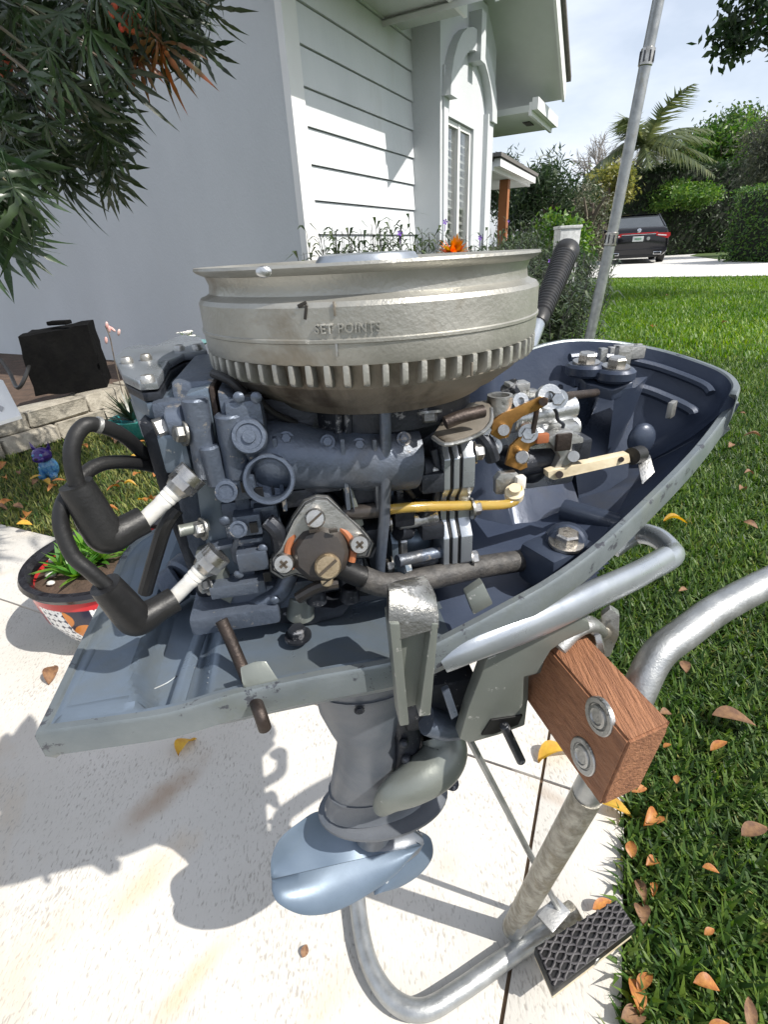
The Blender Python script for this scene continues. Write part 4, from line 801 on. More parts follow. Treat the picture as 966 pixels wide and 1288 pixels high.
# ribbed rubber foot pad
PA_ = [G(673, 1190, .062), G(776, 1130, .062), G(801, 1165, .062), G(697, 1245, .062)]
pn_ = Vector((0, 0, 1)); b = MB(); b.prism([sw(p) - Vector((0, 0, .002)) for p in PA_], (0, 0, -.016), .0015); pad = b.build('rubber_pad', BLK, stand)
b = MB(); cc_ = sum(PA_, Vector()) / 4; b.prism([sw(cc_ + (p - cc_) * .97) - Vector((0, 0, .0185)) for p in PA_], (0, 0, -.008), .001); b.build('pad_base', CREAM, pad)
MB().box(sw(G(752, 1205, .048)), (.012, .004, .012), Matrix.Rotation(R(35), 3, 'Z'), .001).build('pad_clip', CAST, pad)
def pq(a, b_): return sw(PA_[0].lerp(PA_[1], a).lerp(PA_[3].lerp(PA_[2], a), b_)) 
tm_ = mat('tread_ribs', (.075, .07, .072), (.05, .045, .048), 60, .5)
for i in range(-1, 9):
    for sgn in (1, -1):
        pts = []
        for k in range(17):
            f = k / 16; a_ = i / 8. + sgn * .062 * math.cos(f * PI * 4.) + (.062 if sgn < 0 else .062)
            if .01 < a_ < .99: pts.append(pq(a_, .02 + .96 * f))
        if len(pts) > 4: MB().tube(pts, .0013, 5, 1, True).build('tread_rib', tm_, pad)
# struts from pad to pipe
MB().cyl(sw(cc_) - Vector((0, 0, .025)), sw(G(690, 1170, .014)), .008, n=12).build('pad_strut', GALVR, stand)

# ================================================================ pole on the lawn
pb = at(740, 425, 2.1); pt = at(828, 0, 2.1); d_ = (pt - pb); base = pb + d_ * ((-.02 - pb.z) / d_.z); topp = pb + d_ * 1.6
pole = empty('telescopic_pole', base, 'tall silver telescopic pole leaning over the lawn behind the motor', 'pole')
zz1 = at(770, 297, 2.1); zz2 = at(815, 67, 2.1)
MB().cyl((0, 0, 0), zz1 - base, .0180, n=24).build('pole_section', GALV, pole); MB().cyl(zz1 - base, zz2 - base, .0172, n=24).build('pole_section', GALV, pole); MB().cyl(zz2 - base, topp - base, .0162, n=24).build('pole_section', GALV, pole)
dn = d_.normalized()
for p in (zz1, zz2):
    MB().cyl(p - base - dn * .03, p - base + dn * .012, .0200, n=24, bev=.002).build('pole_collar', STEEL, pole)
    for k in range(8):
        a = 2 * PI * k / 8; o = dn.orthogonal().normalized(); o2 = dn.cross(o); MB().box(p - base - dn * .009 + (o * math.cos(a) + o2 * math.sin(a)) * .0201, (.004, .004, .026), None, .0005).build('collar_slot', GREASE, pole, False)

# ================================================================ things at the left: box, stones, pots, figurine
# stone edging: two courses
edging = empty('stone_edging', W0, 'low two-course edging of rough tan blocks holding back the garden bed', 'garden edging')
random.seed(3)
for course in range(2):
    t = -2.2 + course * .12
    while t < 2.2:
        ln_ = random.uniform(.22, .30); hgt_ = .085; b = MB(); dx = random.uniform(-.012, .012)
        b.box((0, 0, 0), (ln_ - .008, .15, hgt_), None, .012, 2)
        for v in b.b.verts: v.co += Vector((random.uniform(-.006, .006), random.uniform(-.008, .008), random.uniform(-.004, .004)))
        o = b.build('stone', STONE, edging, True, 50); o.matrix_local = Matrix.Translation(WD * (t + ln_ / 2) - WN * (.06 + dx + course * .02) + Vector((0, 0, .035 + course * .088))) @ Matrix.Rotation(math.atan2(WD.y, WD.x) + random.uniform(-.05, .05), 4, 'Z'); t += ln_
# black cloth-covered box
A = [at(45, 498, 3.05), at(133, 487, 3.25)]; 
bbx = empty('covered_box', A[0], 'low box under a black cloth standing against the shaded house wall', 'covered box')
P = [at(45, 499, 3.05), at(134, 487, 3.2), at(108, 409, 3.2), at(22, 424, 3.02)]
n_ = Vector((-.35, .93, 0)) * .30; b = MB(); b.hull([p - A[0] for p in P] + [p - A[0] + n_ for p in P])
bmesh.ops.subdivide_edges(b.b, edges=b.b.edges[:], cuts=5, use_grid_fill=True)
for v in b.b.verts: v.co += Vector((random.uniform(-1, 1), random.uniform(-1, 1), random.uniform(-1, 1))) * .006
b.build('cloth_cover', BLACKCLOTH, bbx); MB().box((at(68, 410, 3.15) - A[0]) + Vector((0, .05, .01)), (.10, .06, .02), None, .006).build('cloth_knot', BLACKCLOTH, bbx)
cabl = MB().tube([at(0, 452, 3.3), at(12, 470, 3.2), at(22, 488, 3.0), at(33, 470, 3.0), at(38, 450, 3.1), at(44, 436, 3.15)], .009, 10, 6).build('black_cable', BLK, None); tag(cabl, 'black cable looping up beside the cloth-covered box', 'cable')
# white board at left edge
sb_ = MB(); P = [at(-30, 470, 2.2), at(3, 478, 2.2), at(26, 522, 2.0), at(-20, 536, 2.0)]; sb_.prism(P, (0, .0, -.012), .001); brd = sb_.build('white_board', WHITE, None); tag(brd, 'white board lying tilted at the far left above the stones', 'board')
MB().prism([at(-12, 506, 2.06), at(4, 512, 2.04), at(2, 518, 2.03), at(-14, 512, 2.05)], (0, 0, .001), 0).build('grey_print', mat('grey_print', (.4, .4, .42)), brd, False)

# leaf-tuft helper: strap leaves as one mesh
def straps(mb, c, n, ln_, wd, up=.8, spread=1., curl=.5, rs=None):
    rs = rs or random
    for i in range(n):
        a = rs.uniform(0, 2 * PI); L_ = ln_ * rs.uniform(.6, 1.1); el = rs.uniform(.25, 1.1) * up; o = Vector((math.cos(a), math.sin(a), 0)); s_ = Vector((-o.y, o.x, 0)); pts = []
        for k in range(4):
            f = k / 3; p = Vector(c) + o * L_ * f * math.cos(el) * spread + Vector((0, 0, 1)) * (L_ * f * math.sin(el) - curl * L_ * f * f * .4); wv = wd * (1, .95, .65, .02)[k]; pts.append((p - s_ * wv / 2, p + s_ * wv / 2))
        V = [mb.b.verts.new(x) for pr2 in pts for x in pr2]
        for k in range(3): mb.b.faces.new((V[2 * k], V[2 * k + 1], V[2 * k + 3], V[2 * k + 2]))
# talavera pot
pc = Vector((-.625, .965, 0))
pot = empty('flower_pot', pc, 'hand-painted ceramic pot with a black rim and green strap-leaved plant', 'flower pot')
pv = MB().lathe([(.075, 0), (.09, .004), (.125, .04), (.150, .095), (.157, .145), (.156, .185), (.150, .185), (.146, .16), (.02, .16)], n=56).build('pot_body', WHITE, pot, True, 60)
def potmat():
    m = bpy.data.materials.new('painted_glaze'); m.use_nodes = True; t = m.node_tree; N = t.nodes.new; K_ = t.links.new; b = t.nodes['Principled BSDF']; b.inputs['Roughness'].default_value = .18
    tc = N('ShaderNodeTexCoord'); sx = N('ShaderNodeSeparateXYZ'); K_(tc.outputs['Object'], sx.inputs[0])
    at_ = N('ShaderNodeMath'); at_.operation = 'ARCTAN2'; K_(sx.outputs[1], at_.inputs[0]); K_(sx.outputs[0], at_.inputs[1])
    cb_ = N('ShaderNodeCombineXYZ'); mu = N('ShaderNodeMath'); mu.operation = 'MULTIPLY'; mu.inputs[1].default_value = .15; K_(at_.outputs[0], mu.inputs[0]); K_(mu.outputs[0], cb_.inputs[0]); K_(sx.outputs[2], cb_.inputs[1])
    ck = N('ShaderNodeTexVoronoi'); ck.inputs['Scale'].default_value = 62; ck.inputs['Randomness'].default_value = .12; K_(cb_.outputs[0], ck.inputs[0])
    def rng(f, a, bb): r = N('ShaderNodeMapRange'); r.inputs[1].default_value = a; r.inputs[2].default_value = bb; K_(f, r.inputs[0]); return r.outputs[0]
    def mix(f, a, bb):
        q = N('ShaderNodeMix'); q.data_type = 'RGBA'; K_(f, q.inputs[0])
        for i, c in ((6, a), (7, bb)):
            if isinstance(c, tuple): q.inputs[i].default_value = (*c, 1)
            else: K_(c, q.inputs[i])
        return q.outputs[2]
    petals = mix(rng(ck.outputs['Distance'], .48, .52), (.8, .8, .78), (.01, .012, .05)); 
    petals = mix(rng(ck.outputs['Distance'], .12, .10), petals, (.02, .02, .08))
    big = N('ShaderNodeTexVoronoi'); big.inputs['Scale'].default_value = 24; K_(cb_.outputs[0], big.inputs[0])
    cr = N('ShaderNodeValToRGB'); cr.color_ramp.interpolation = 'CONSTANT'; es = cr.color_ramp.elements; es[0].color = (.6, .2, .03, 1); es[1].color = (.12, .3, .03, 1); es[1].position = .3
    for p_, c in ((.5, (.5, .03, .03, 1)), (.7, (.05, .2, .5, 1)), (.85, (.65, .3, .04, 1))): e = es.new(p_); e.color = c
    K_(big.outputs['Color'], cr.inputs[0]); edge = mix(rng(big.outputs['Distance'], .62, .66), cr.outputs[0], (.02, .02, .04))
    # scalloped fields: flower checks between coloured scrolls
    wv = N('ShaderNodeTexWave'); wv.inputs['Scale'].default_value = 2.8; wv.inputs['Distortion'].default_value = 2.5; K_(cb_.outputs[0], wv.inputs[0])
    field = mix(rng(wv.outputs[0], .40, .42), edge, petals)
    red = mix(rng(sx.outputs[2], .150, .152), field, (.5, .03, .035)); K_(red, b.inputs['Base Color']); return m
pv.data.materials.clear(); pv.data.materials.append(potmat())
MB().lathe([(.150, .170), (.164, .174), (.170, .185), (.166, .194), (.154, .194), (.146, .186), (.145, .174)], n=56, cap=False).build('pot_rim', mat('black_glaze', (.012, .011, .014), rough=.2), pot)
MB().lathe([(.147, .162), (.08, .168), (.002, .170)], n=32).build('pot_soil', SOIL, pot)
b = MB(); random.seed(5)
for (x, y) in ((-.09, -.02), (-.06, .04), (-.04, -.06), (-.02, .0), (-.07, .0), (.04, .03)): straps(b, (x, y, .172), 34, .07, .013, 1.25, 1, .35)
b.build('plant', leafmat('strap_leaves', (.11, .26, .03), (.07, .17, .02), .3, .35, 20), pot)
b = MB()
for i in range(14): a = random.uniform(0, 6.28); r = random.uniform(.1, .14); b.sph((r * math.cos(a), r * math.sin(a), .171), random.uniform(.008, .014), (1, .8, .6), 8, 6)
b.build('pebble', mat('white_pebble', (.6, .58, .54), rough=.7), pot)
# teal pot with spiky plant beside the stones
tp = G(180, 548); tpt = empty('spiky_plant_pot', tp, 'teal bowl with a dark spiky plant in front of the stone edging', 'flower pot')
MB().lathe([(.07, 0), (.11, .04), (.13, .09), (.135, .10), (.12, .10), (.11, .07), (.01, .07)], n=36).build('bowl', mat('teal_glaze', (.02, .17, .2), (.05, .25, .2), 8, .25), tpt)
b = MB(); straps(b, (-.03, 0, .08), 60, .19, .014, 1.0, 1, .2); b.build('spiky_leaves', leafmat('dark_spikes', (.02, .035, .02), (.035, .05, .02), .1, .4, 20), tpt)
# turquoise dish with white flowers on a stand
dc = at(237, 431, 2.3); dsh = empty('flower_dish', Vector((dc.x, dc.y, 0)), 'turquoise dish of white flowers just behind the motor head', 'flower dish')
MB().lathe([(.02, dc.z - .03), (.06, dc.z - .015), (.085, dc.z), (.075, dc.z), (.01, dc.z - .01)], n=28).build('dish', mat('turquoise_glaze', (.12, .32, .33), (.25, .4, .38), 20, .25), dsh); MB().cyl((0, 0, 0), (0, 0, dc.z - .028), .012, n=12).build('dish_stand', GREASE, dsh)
b = MB()
for i in range(16): a = random.uniform(0, 6.28); r = random.uniform(.0, .05); c = Vector((r * math.cos(a) + .0, r * math.sin(a), dc.z + random.uniform(.0, .045))); [b.sph(c + Vector((math.cos(k * 1.26) * .009, math.sin(k * 1.26) * .009, 0)), .006, (1, 1, .5), 8, 5) for k in range(5)]
b.build('white_flowers', PORC, dsh); b = MB(); straps(b, (.0, 0, dc.z), 40, .07, .01, 1.0); b.build('dish_leaves', leafmat('dish_green', (.08, .15, .03), (.05, .1, .02)), dsh)
# pink buds on a thin stem
sc_ = at(143, 462, 3.1); st = empty('bud_stem', Vector((sc_.x, sc_.y, .075)), 'thin stem with pale pink buds rising in front of the wall', 'flower'); o0 = Vector((sc_.x, sc_.y, .075))
MB().tube([Vector((0, 0, 0)), at(143, 450, 3.1) - o0, at(138, 425, 3.1) - o0, at(132, 410, 3.1) - o0], .003, 6, 4).build('stem', BARK, st)
b = MB()
for (x, y) in ((134, 409), (141, 414), (149, 418), (133, 428), (137, 414)): b.sph(at(x, y, 3.1) - o0, .010, (.8, .8, 1.8), 8, 6, Matrix.Rotation(random.uniform(-1, 1), 3, 'Y'))
b.build('buds', mat('pink_bud', (.6, .3, .28), (.7, .5, .45), 40), st)
# bulldog figurine
fb = G(66, 600); fz = .0
dog = empty('dog_figurine', fb, 'small painted purple and blue sitting bulldog figurine on the grass by the stones', 'figurine')
PUR = mat('purple_gloss', (.045, .022, .17), (.03, .015, .10), 30, .12); BLG = mat('blue_gloss', (.02, .10, .30), (.10, .25, .35), 60, .15, stain=(.7, .7, .7), spos=.6)
b = MB(); b.sph((0, .0, .055), .045, (1, .85, 1.2), 20, 14); b.sph((-.028, -.03, .02), .018, (1, 1.2, 1.1), 12, 8); b.sph((.028, -.03, .02), .018, (1, 1.2, 1.1), 12, 8); b.cyl((-.022, -.035, .0), (-.02, -.03, .07), .012, n=10); b.cyl((.022, -.035, .0), (.02, -.03, .07), .012, n=10); bd = b.build('body', BLG, dog); dog.scale = (.82, .82, .82)
b = MB(); b.sph((0, -.018, .125), .042, (1.1, .95, .9), 20, 14); b.sph((0, -.052, .115), .022, (1.3, .8, .8), 16, 10)
for s in (-1, 1): b.hull([Vector((s * .022, -.005, .150)), Vector((s * .046, -.005, .142)), Vector((s * .030, .010, .145)), Vector((s * .046, -.006, .192)), Vector((s * .042, -.014, .170))])
hd_ = b.build('head', PUR, dog)
b = MB()
for s in (-1, 1): b.sph((s * .018, -.052, .134), .008, (1, .6, 1), 10, 8)
b.build('eyes', BLG, hd_); MB().sph((0, -.069, .121), .006, (1.4, .7, 1), 10, 8).build('nose', BLK, hd_)
MB().sph((-.036, .01, .05), .026, (.6, 1, 1.2), 12, 8).build('red_patch', mat('red_gloss', (.5, .05, .03), rough=.15), dog)

# ================================================================ plants
def leaves(center, radii, n, size, rs, shape='ell', keep=None, aspect=.45, droop=.0, clumps=0):
    c = np.array(center)[None]; rd = np.array(radii)[None]
    if clumps:
        cc = rs.normal(size=(clumps, 3)); cc /= np.linalg.norm(cc, axis=1)[:, None]; cc *= rs.uniform(.35, 1, (clumps, 1)) ** .6
        k = rs.integers(0, clumps, n); p = cc[k] * .8 + rs.normal(size=(n, 3)) * .16
    else:
        p = rs.normal(size=(n, 3)); p /= np.linalg.norm(p, axis=1)[:, None]; p *= rs.uniform(.5, 1, (n, 1)) ** .5
        if shape == 'box':
            p = rs.uniform(-1, 1, (n, 3)); ax_ = rs.integers(0, 3, n); sg = np.sign(p[np.arange(n), ax_]); p[np.arange(n), ax_] = sg * rs.uniform(.88, 1.02, n)
    p = p * rd + c; d = rs.normal(size=(n, 3)); d[:, 2] -= droop; d /= np.linalg.norm(d, axis=1)[:, None]; e = np.cross(d, rs.normal(size=(n, 3))); e /= np.linalg.norm(e, axis=1)[:, None]
    L_ = size * rs.uniform(.6, 1.3, (n, 1)); W_ = L_ * aspect * .5
    V = np.stack([p, p + d * L_ * .5 + e * W_, p + d * L_, p + d * L_ * .5 - e * W_], 1).reshape(-1, 3); F = np.arange(4 * n).reshape(-1, 4); return V, [F]
RS = np.random.default_rng(5)
def tree(name, x, y, h, r, ch, mleaf, label, cat='tree', n=5000, size=.12, clumps=40, trunk=True, group=None, aspect=.45, tr=.12, bark=None):
    t = empty(name, (x, y, 0), label, cat, 0, group); V, F = leaves((0, 0, h - ch / 2), (r, r, ch / 2), n, size, RS, clumps=clumps, aspect=aspect); npmesh('crown', V, F, mleaf, t)
    if trunk:
        b = MB(); b.tube([(0, 0, -.1), (.05, .03, h * .3), (0, -.05, h * .75)], lambda q: tr * (1 - .6 * q), 8, 3)
        for k in range(5): a = k * 1.3; b.tube([(0, 0, h * (.3 + .05 * k)), (math.cos(a) * r * .4, math.sin(a) * r * .4, h * (.5 + .05 * k)), (math.cos(a) * r * .75, math.sin(a) * r * .75, h * .8)], lambda q: tr * .5 * (1 - .8 * q), 6, 3)
        b.build('trunk', bark or BARK, t)
    return t
LG = leafmat('leaf_bright', (.10, .19, .03), (.06, .13, .02), .35, .5, 2, .4); LD = leafmat('leaf_dark', (.03, .06, .018), (.018, .038, .012), .25, .5, 2, .4); LM = leafmat('leaf_mid', (.06, .11, .025), (.035, .07, .018), .3, .5, 2, .4)
LY = leafmat('leaf_yellow', (.24, .23, .05), (.14, .16, .04), .35, .5, 2, .4); LGY = leafmat('leaf_grey', (.09, .10, .06), (.05, .06, .04), .25, .6, 2, .4)
def P2(px, D): p = at(px, 300, D); return p.x, p.y
def zof(px, py, D): return at(px, py, D).z
def hedge(name, c0, c1, wd, z1, m, label, n=14000, size=.1, cat='hedge'):
    c0 = Vector(c0); c1 = Vector(c1); mid = (c0 + c1) / 2; t = empty(name, mid, label, cat, math.atan2((c1 - c0).y, (c1 - c0).x)); L_ = (c1 - c0).length
    V, F = leaves((0, 0, z1 / 2), (L_ / 2, wd / 2, z1 / 2), n, size, RS, 'box'); V[:, 2] = np.maximum(V[:, 2], 0); npmesh('foliage', V, F, m, t)
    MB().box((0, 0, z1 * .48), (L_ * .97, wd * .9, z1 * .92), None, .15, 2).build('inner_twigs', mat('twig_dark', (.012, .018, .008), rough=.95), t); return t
h0 = Vector((*P2(735, 27), 0)); h1 = Vector((*P2(935, 30), 0)); hedge('back_hedge', h0, h1, 2.0, 3.3, LD, 'tall dark shaded hedge behind the black car', 22000, .16)
a = P2(948, 18.5); hedge('clipped_hedge', (a[0], a[1], 0), (a[0] + 9, a[1] + 1.0, 0), 2.2, 1.85, leafmat('leaf_hedge', (.08, .17, .025), (.045, .10, .018), .25, .5, 3, .4), 'clipped rounded bright green hedge at the right beyond the drive', 26000, .09)
tree('broadleaf_tree', *P2(885, 36), zof(885, 140, 36), 3.0, 4.4, LM, 'wide green broadleaf tree right of the palm', n=20000, size=.24, clumps=80)
tree('broadleaf_tree', *P2(895, 34), zof(895, 150, 34), 2.4, 4.0, LG, 'smaller light green tree behind the tall dark hedge', n=12000, size=.22, clumps=60)
tree('grey_tree', *P2(966, 24), zof(955, 115, 24), 1.7, 3.6, LGY, 'dark thin-leaved tree at the right edge above the clipped hedge', n=9000, size=.16, clumps=46, aspect=.3)
tree('pine_tree', *P2(688, 17), zof(688, 196, 17), 1.35, 2.4, LD, 'dark feathery evergreen beyond the garage wing', n=9000, size=.22, clumps=24, aspect=.18)
tree('evergreen_tree', *P2(640, 19), zof(650, 190, 19), 1.0, 2.4, LD, 'dark evergreen crown half hidden by the house', n=4000, size=.2, clumps=22, aspect=.2)
tree('yellow_tree', *P2(758, 24), zof(758, 204, 24), 1.0, 1.6, LY, 'small yellow-green flowering tree left of the pole', n=3500, size=.16, clumps=20)
tree('round_shrub', *P2(739, 13), zof(739, 222, 13), .48, 2.0, leafmat('leaf_variegated', (.16, .15, .10), (.05, .08, .03), .2, .5, 5, .5), 'columnar mottled shrub standing left of the pole', 'shrub', n=4500, size=.07, clumps=40)
tree('dark_shrub', *P2(757, 27), zof(757, 245, 27), 1.0, 2.6, LD, 'dense dark shrub behind the pole left of the car', 'shrub', n=6000, size=.15, clumps=36)
tree('lime_shrub', *P2(850, 27), zof(850, 226, 27), 1.5, 1.2, LG, 'lime green shrub spilling over the dark hedge', 'shrub', trunk=False, n=5500, size=.14, clumps=28)
# bare tree
bt_ = empty('bare_tree', (*P2(752, 32), 0), 'leafless grey tree between house and palm', 'tree'); b = MB(); hz = zof(760, 155, 32)
def twig(b, p, d, L_, r, lv):
    e = p + d * L_; b.tube([p, p.lerp(e, .5) + Vector((RS.normal() * .05, 0, RS.normal() * .03)) * L_, e], lambda q: r * (1 - .45 * q), 5, 2, False)
    if lv: [twig(b, p.lerp(e, RS.uniform(.5, 1)), (d + Vector(RS.normal(size=3)) * .42).normalized(), L_ * RS.uniform(.55, .8), r * .55, lv - 1) for _ in range(4)]
twig(b, Vector((0, 0, 0)), Vector((0, 0, 1)), hz * .4, .2, 5)
b.build('branches', PALEBARK, bt_)
# palm
pm = empty('palm_tree', (*P2(780, 27.5), 0), 'coconut palm with wind-blown fronds above the black car', 'palm tree'); zc = zof(815, 182, 27.5)
MB().tube([(0, 0, -.1), (.15, 0, zc * .5), (.45, 0, zc)], lambda q: .17 - .05 * q, 10, 4).build('trunk', BARK, pm)
GRASSF = leafmat('far_grass_blades', (.125, .22, .022), (.08, .16, .016), .35, .5, .8, .35)
PALM = leafmat('palm_leaf', (.13, .155, .06), (.08, .105, .04), .3, .4, 2, .4)
for k in range(17):
    V = []; F = []; a = k * 2.4; up = RS.uniform(-.1, 1.15); L_ = RS.uniform(2.3, 3.5); o = Vector((math.cos(a), math.sin(a), 0)); s_ = Vector((-o.y, o.x, 0)); c = Vector((.45, 0, zc)); pts = []
    for i in range(15): f = i / 14; pts.append(c + (o * math.cos(up * .9) * L_ * f + Vector((0, 0, 1)) * (L_ * f * math.sin(up) - 1.25 * f * f)) + Vector((.45 * f * f, 0, 0)))
    for i in range(1, 15):
        for sg in (-1, 1):
            for j in range(3):
                p = pts[i].lerp(pts[i - 1], j / 3.); ll = 1.0 * math.sin(PI * (.12 + .8 * i / 14)) ; dd = (s_ * sg * .8 + (pts[i] - pts[i - 1]).normalized() * .7 + Vector((.15, 0, -.45 + RS.normal() * .15))).normalized(); w_ = .05
                n0 = len(V); t_ = (pts[i] - pts[i - 1]).normalized() * w_; V += [p - t_, p + t_, p + dd * ll]; F.append((n0, n0 + 1, n0 + 2))
    for i in range(14): n0 = len(V); V += [pts[i] - s_ * .02, pts[i] + s_ * .02, pts[i + 1] + s_ * .01, pts[i + 1] - s_ * .01]; F.append((n0, n0 + 1, n0 + 2, n0 + 3))
    raw('frond', V, F, PALM, pm)
# foundation planting by the house
tree('croton_bush', *P2(665, 9), .95, .55, .9, LM, 'leafy green bush at the far corner of the house', 'shrub', n=4000, size=.09, clumps=34, trunk=False)
tree('croton_bush', *P2(705, 11), 1.25, .7, 1.2, LG, 'yellow-green bush beyond the white planter', 'shrub', n=4000, size=.11, clumps=34, trunk=False)
pl = P2(713, 5.2); ppt = empty('white_planter', (*pl, 0), 'tall pale square planter among the bushes by the lawn', 'planter'); zt_ = zof(713, 288, 5.2); ps = MB(); ps.box((0, 0, zt_ / 2), (.14, .14, zt_), None, .006, 2, 1.25); ps.build('planter_body', mat('planter_white', (.62, .62, .62), rough=.4), ppt); MB().box((0, 0, zt_ + .012), (.19, .19, .024), None, .004).build('planter_lip', MATS['planter_white'], ppt)
# ruellia clumps: thin leaves, purple flowers
RU = leafmat('ruellia_leaf', (.035, .06, .03), (.06, .085, .035), .25, .45, 8, .5); RST = mat('ruellia_stem', (.04, .03, .05), (.06, .07, .04), 10, .6); PURF = mat('purple_petal', (.16, .05, .42), (.22, .09, .5), 20, .6); ORF = leafmat('orange_croton', (.6, .14, .01), (.45, .22, .02), .4, .4, 10, .4)
def ruellia(name, x, y, h, n, label, flowers, wd=.14, r=.18, size=.12, z0=0.):
    t = empty(name, (x, y, z0), label, 'plant'); b = MB(); V = []; F = []
    rs = random.Random(int(x * 1000) + 3); ends = []
    for i in range(n):
        a = rs.uniform(0, 6.28); rr_ = rs.uniform(0, r); p0 = Vector((rr_ * math.cos(a), rr_ * math.sin(a), 0)); e = p0 * 1.3 + Vector((rs.gauss(0, .05), rs.gauss(0, .05), h * rs.uniform(.6, 1.02))); b.tube([p0, e], .0022, 4, 1, False); ends.append(e)
        for k in range(16):
            f = rs.uniform(.3, 1.); p = p0.lerp(e, f); aa_ = rs.uniform(0, 6.28); d = Vector((math.cos(aa_), math.sin(aa_), rs.uniform(-.3, .9))).normalized(); s_ = d.cross(Vector((0, 0, 1))).normalized() * size * .075; L_ = size * rs.uniform(.7, 1.2); m_ = p + d * L_ * .5 + Vector((0, 0, .01)); tp_ = p + d * L_ - Vector((0, 0, L_ * .25)); n0 = len(V); V += [p, m_ + s_, tp_, m_ - s_]; F.append((n0, n0 + 1, n0 + 2, n0 + 3))
    b.build('stems', RST, t); raw('leaves', V, F, RU, t)
    for (fx, fy, D) in flowers:
        c = at(fx, fy, D) - Vector((x, y, z0)); q = MB()
        for k in range(5):
            a = k * 1.2566; d = Vector((math.cos(a), -.35, math.sin(a))); d2 = Vector((math.cos(a + .45), -.3, math.sin(a + .45))); d3 = Vector((math.cos(a - .45), -.3, math.sin(a - .45))); vs = [q.b.verts.new(c + z_) for z_ in (Vector(), d3 * .012, d * .018, d2 * .012)]; q.b.faces.new(vs)
        q.tube([c + Vector((0, .02, -.05)), c], .002, 5, 1); q.build('flower', PURF, t, False)
    return t
for (px, D, py, fl_) in ((425, 3.0, 300, []), (455, 3.15, 292, []), (492, 3.3, 287, [(503, 293, 3.2)]), (530, 3.6, 296, [(560, 279, 3.5)]), (604, 3.9, 296, [(604, 299, 3.8)]), (560, 4.6, 300, [])):
    p = at(px, 320, D); ruellia('ruellia_plant', p.x, p.y, zof(px, py, D) + .03, 46, 'narrow-leaved ruellia plant ' + {425: 'nearest the white corner board', 455: 'in front of the sunlit siding', 492: 'with one purple flower before the siding', 530: 'with a purple flower by the wall return', 604: 'below the far pilaster', 560: 'under the arched window'}[px], fl_)
for i, (px, D, py) in enumerate(((640, 5.2, 300), (655, 4.6, 312), (680, 5.0, 300), (692, 4.2, 325), (712, 3.9, 345), (700, 4.6, 318), (640, 7, 275), (668, 7.5, 270), (730, 6.0, 320), (650, 3.8, 330), (672, 3.5, 345), (735, 8, 315))):
    p = at(px, 320, D); names = ['shrubby ruellia right below the house corner', 'dense low ruellia behind the pulley rim', 'ruellia clump left of the pale planter', 'ruellia in front of the pale planter', 'ruellia overhanging the lawn edge by the ribbed grip', 'ruellia hugging the pale planter', 'tall far ruellia by the orange post', 'far ruellia beneath the dark evergreen', 'thin ruellia left of the leaning pole', 'low ruellia behind the flywheel right edge', 'low ruellia directly behind the ribbed grip', 'small farthest ruellia at the drive edge']
    ruellia('ruellia_shrub', p.x, p.y, max(.25, zof(px, py, D)), 44, names[i], [(829 * 0 + px, py + 3, D)] if i in (6, 3) else [], r=.26, size=.13)
p = at(572, 315, 3.0); oc = empty('orange_croton', (p.x, p.y, 0), 'orange and yellow croton leaves glowing just above the pulley', 'plant'); b = MB(); random.seed(9); straps(b, (0, 0, p.z - .03), 70, .13, .035, 1.1, .9, .3); b.build('croton_leaves', ORF, oc, False); MB().tube([(0, 0, 0), (0, 0, p.z - .02)], .008, 6, 1).build('stem', BARK, oc)

# lobed-leaf tree at upper left
def palmate(lobes=9, L_=.125, dr=.35, tw=0.):
    V = []; F = []
    for i in range(lobes):
        a = -1.75 + 3.5 * i / (lobes - 1); ll = L_ * (1 - .22 * abs(a) / 1.75) * (.88 + .12 * ((i * 7) % 3) / 2); d = Vector((math.sin(a), math.cos(a), 0)); s_ = Vector((d.y, -d.x, 0)); prof = [(.0, .003), (.22, .004), (.32, .007), (.42, .0045), (.52, .009), (.62, .006), (.70, .008), (.84, .004), (1., 0)]
        n0 = len(V)
        for (f, w_) in prof: z_ = -dr * ll * f * f - tw * ll * math.sin(i * 2.1) * f; V += [d * ll * f - s_ * w_ * L_ / .13 + Vector((0, 0, z_ - w_ * .3)), d * ll * f + Vector((0, 0, z_)), d * ll * f + s_ * w_ * L_ / .13 + Vector((0, 0, z_ - w_ * .3))]
        for k in range(len(prof) - 1): b0 = n0 + 3 * k; F += [(b0, b0 + 1, b0 + 4, b0 + 3), (b0 + 1, b0 + 2, b0 + 5, b0 + 4)]
    n0 = len(V); V += [Vector((.0015, 0, 0)), Vector((-.0015, 0, 0)), Vector((-.001, -.09, .02)), Vector((.001, -.09, .02))]; F.append((n0, n0 + 1, n0 + 2, n0 + 3)); return V, F
CT = leafmat('coral_leaf', (.032, .052, .02), (.02, .032, .014), .15, .3, 12, .1); CTB = leafmat('coral_leaf_bright', (.045, .078, .032), (.03, .055, .022), .25, .3, 12, .1); CTR = leafmat('coral_leaf_rusty', (.22, .07, .02), (.08, .07, .02), .3, .4, 25, .1)
trp = Vector((-2.1, 1.6, 0)); ctree = empty('coral_tree', trp, 'small tree with drooping dark finger-lobed leaves and red flowers at upper left', 'tree')
lfs = {}
for nm, m_ in (('a', CT), ('b', CTB), ('c', CTR)):
    for vi, (lb, dr_, tw_) in enumerate(((9, .35, .15), (8, .8, .3), (10, .55, .25), (7, 1.1, .35))): V, F = palmate(lb, .125, dr_, tw_); me = bpy.data.meshes.new('leaf'); me.from_pydata([tuple(v) for v in V], [], F); me.materials.append(m_); me.shade_smooth(); lfs[(nm, vi)] = me
rs = random.Random(12); spots = []
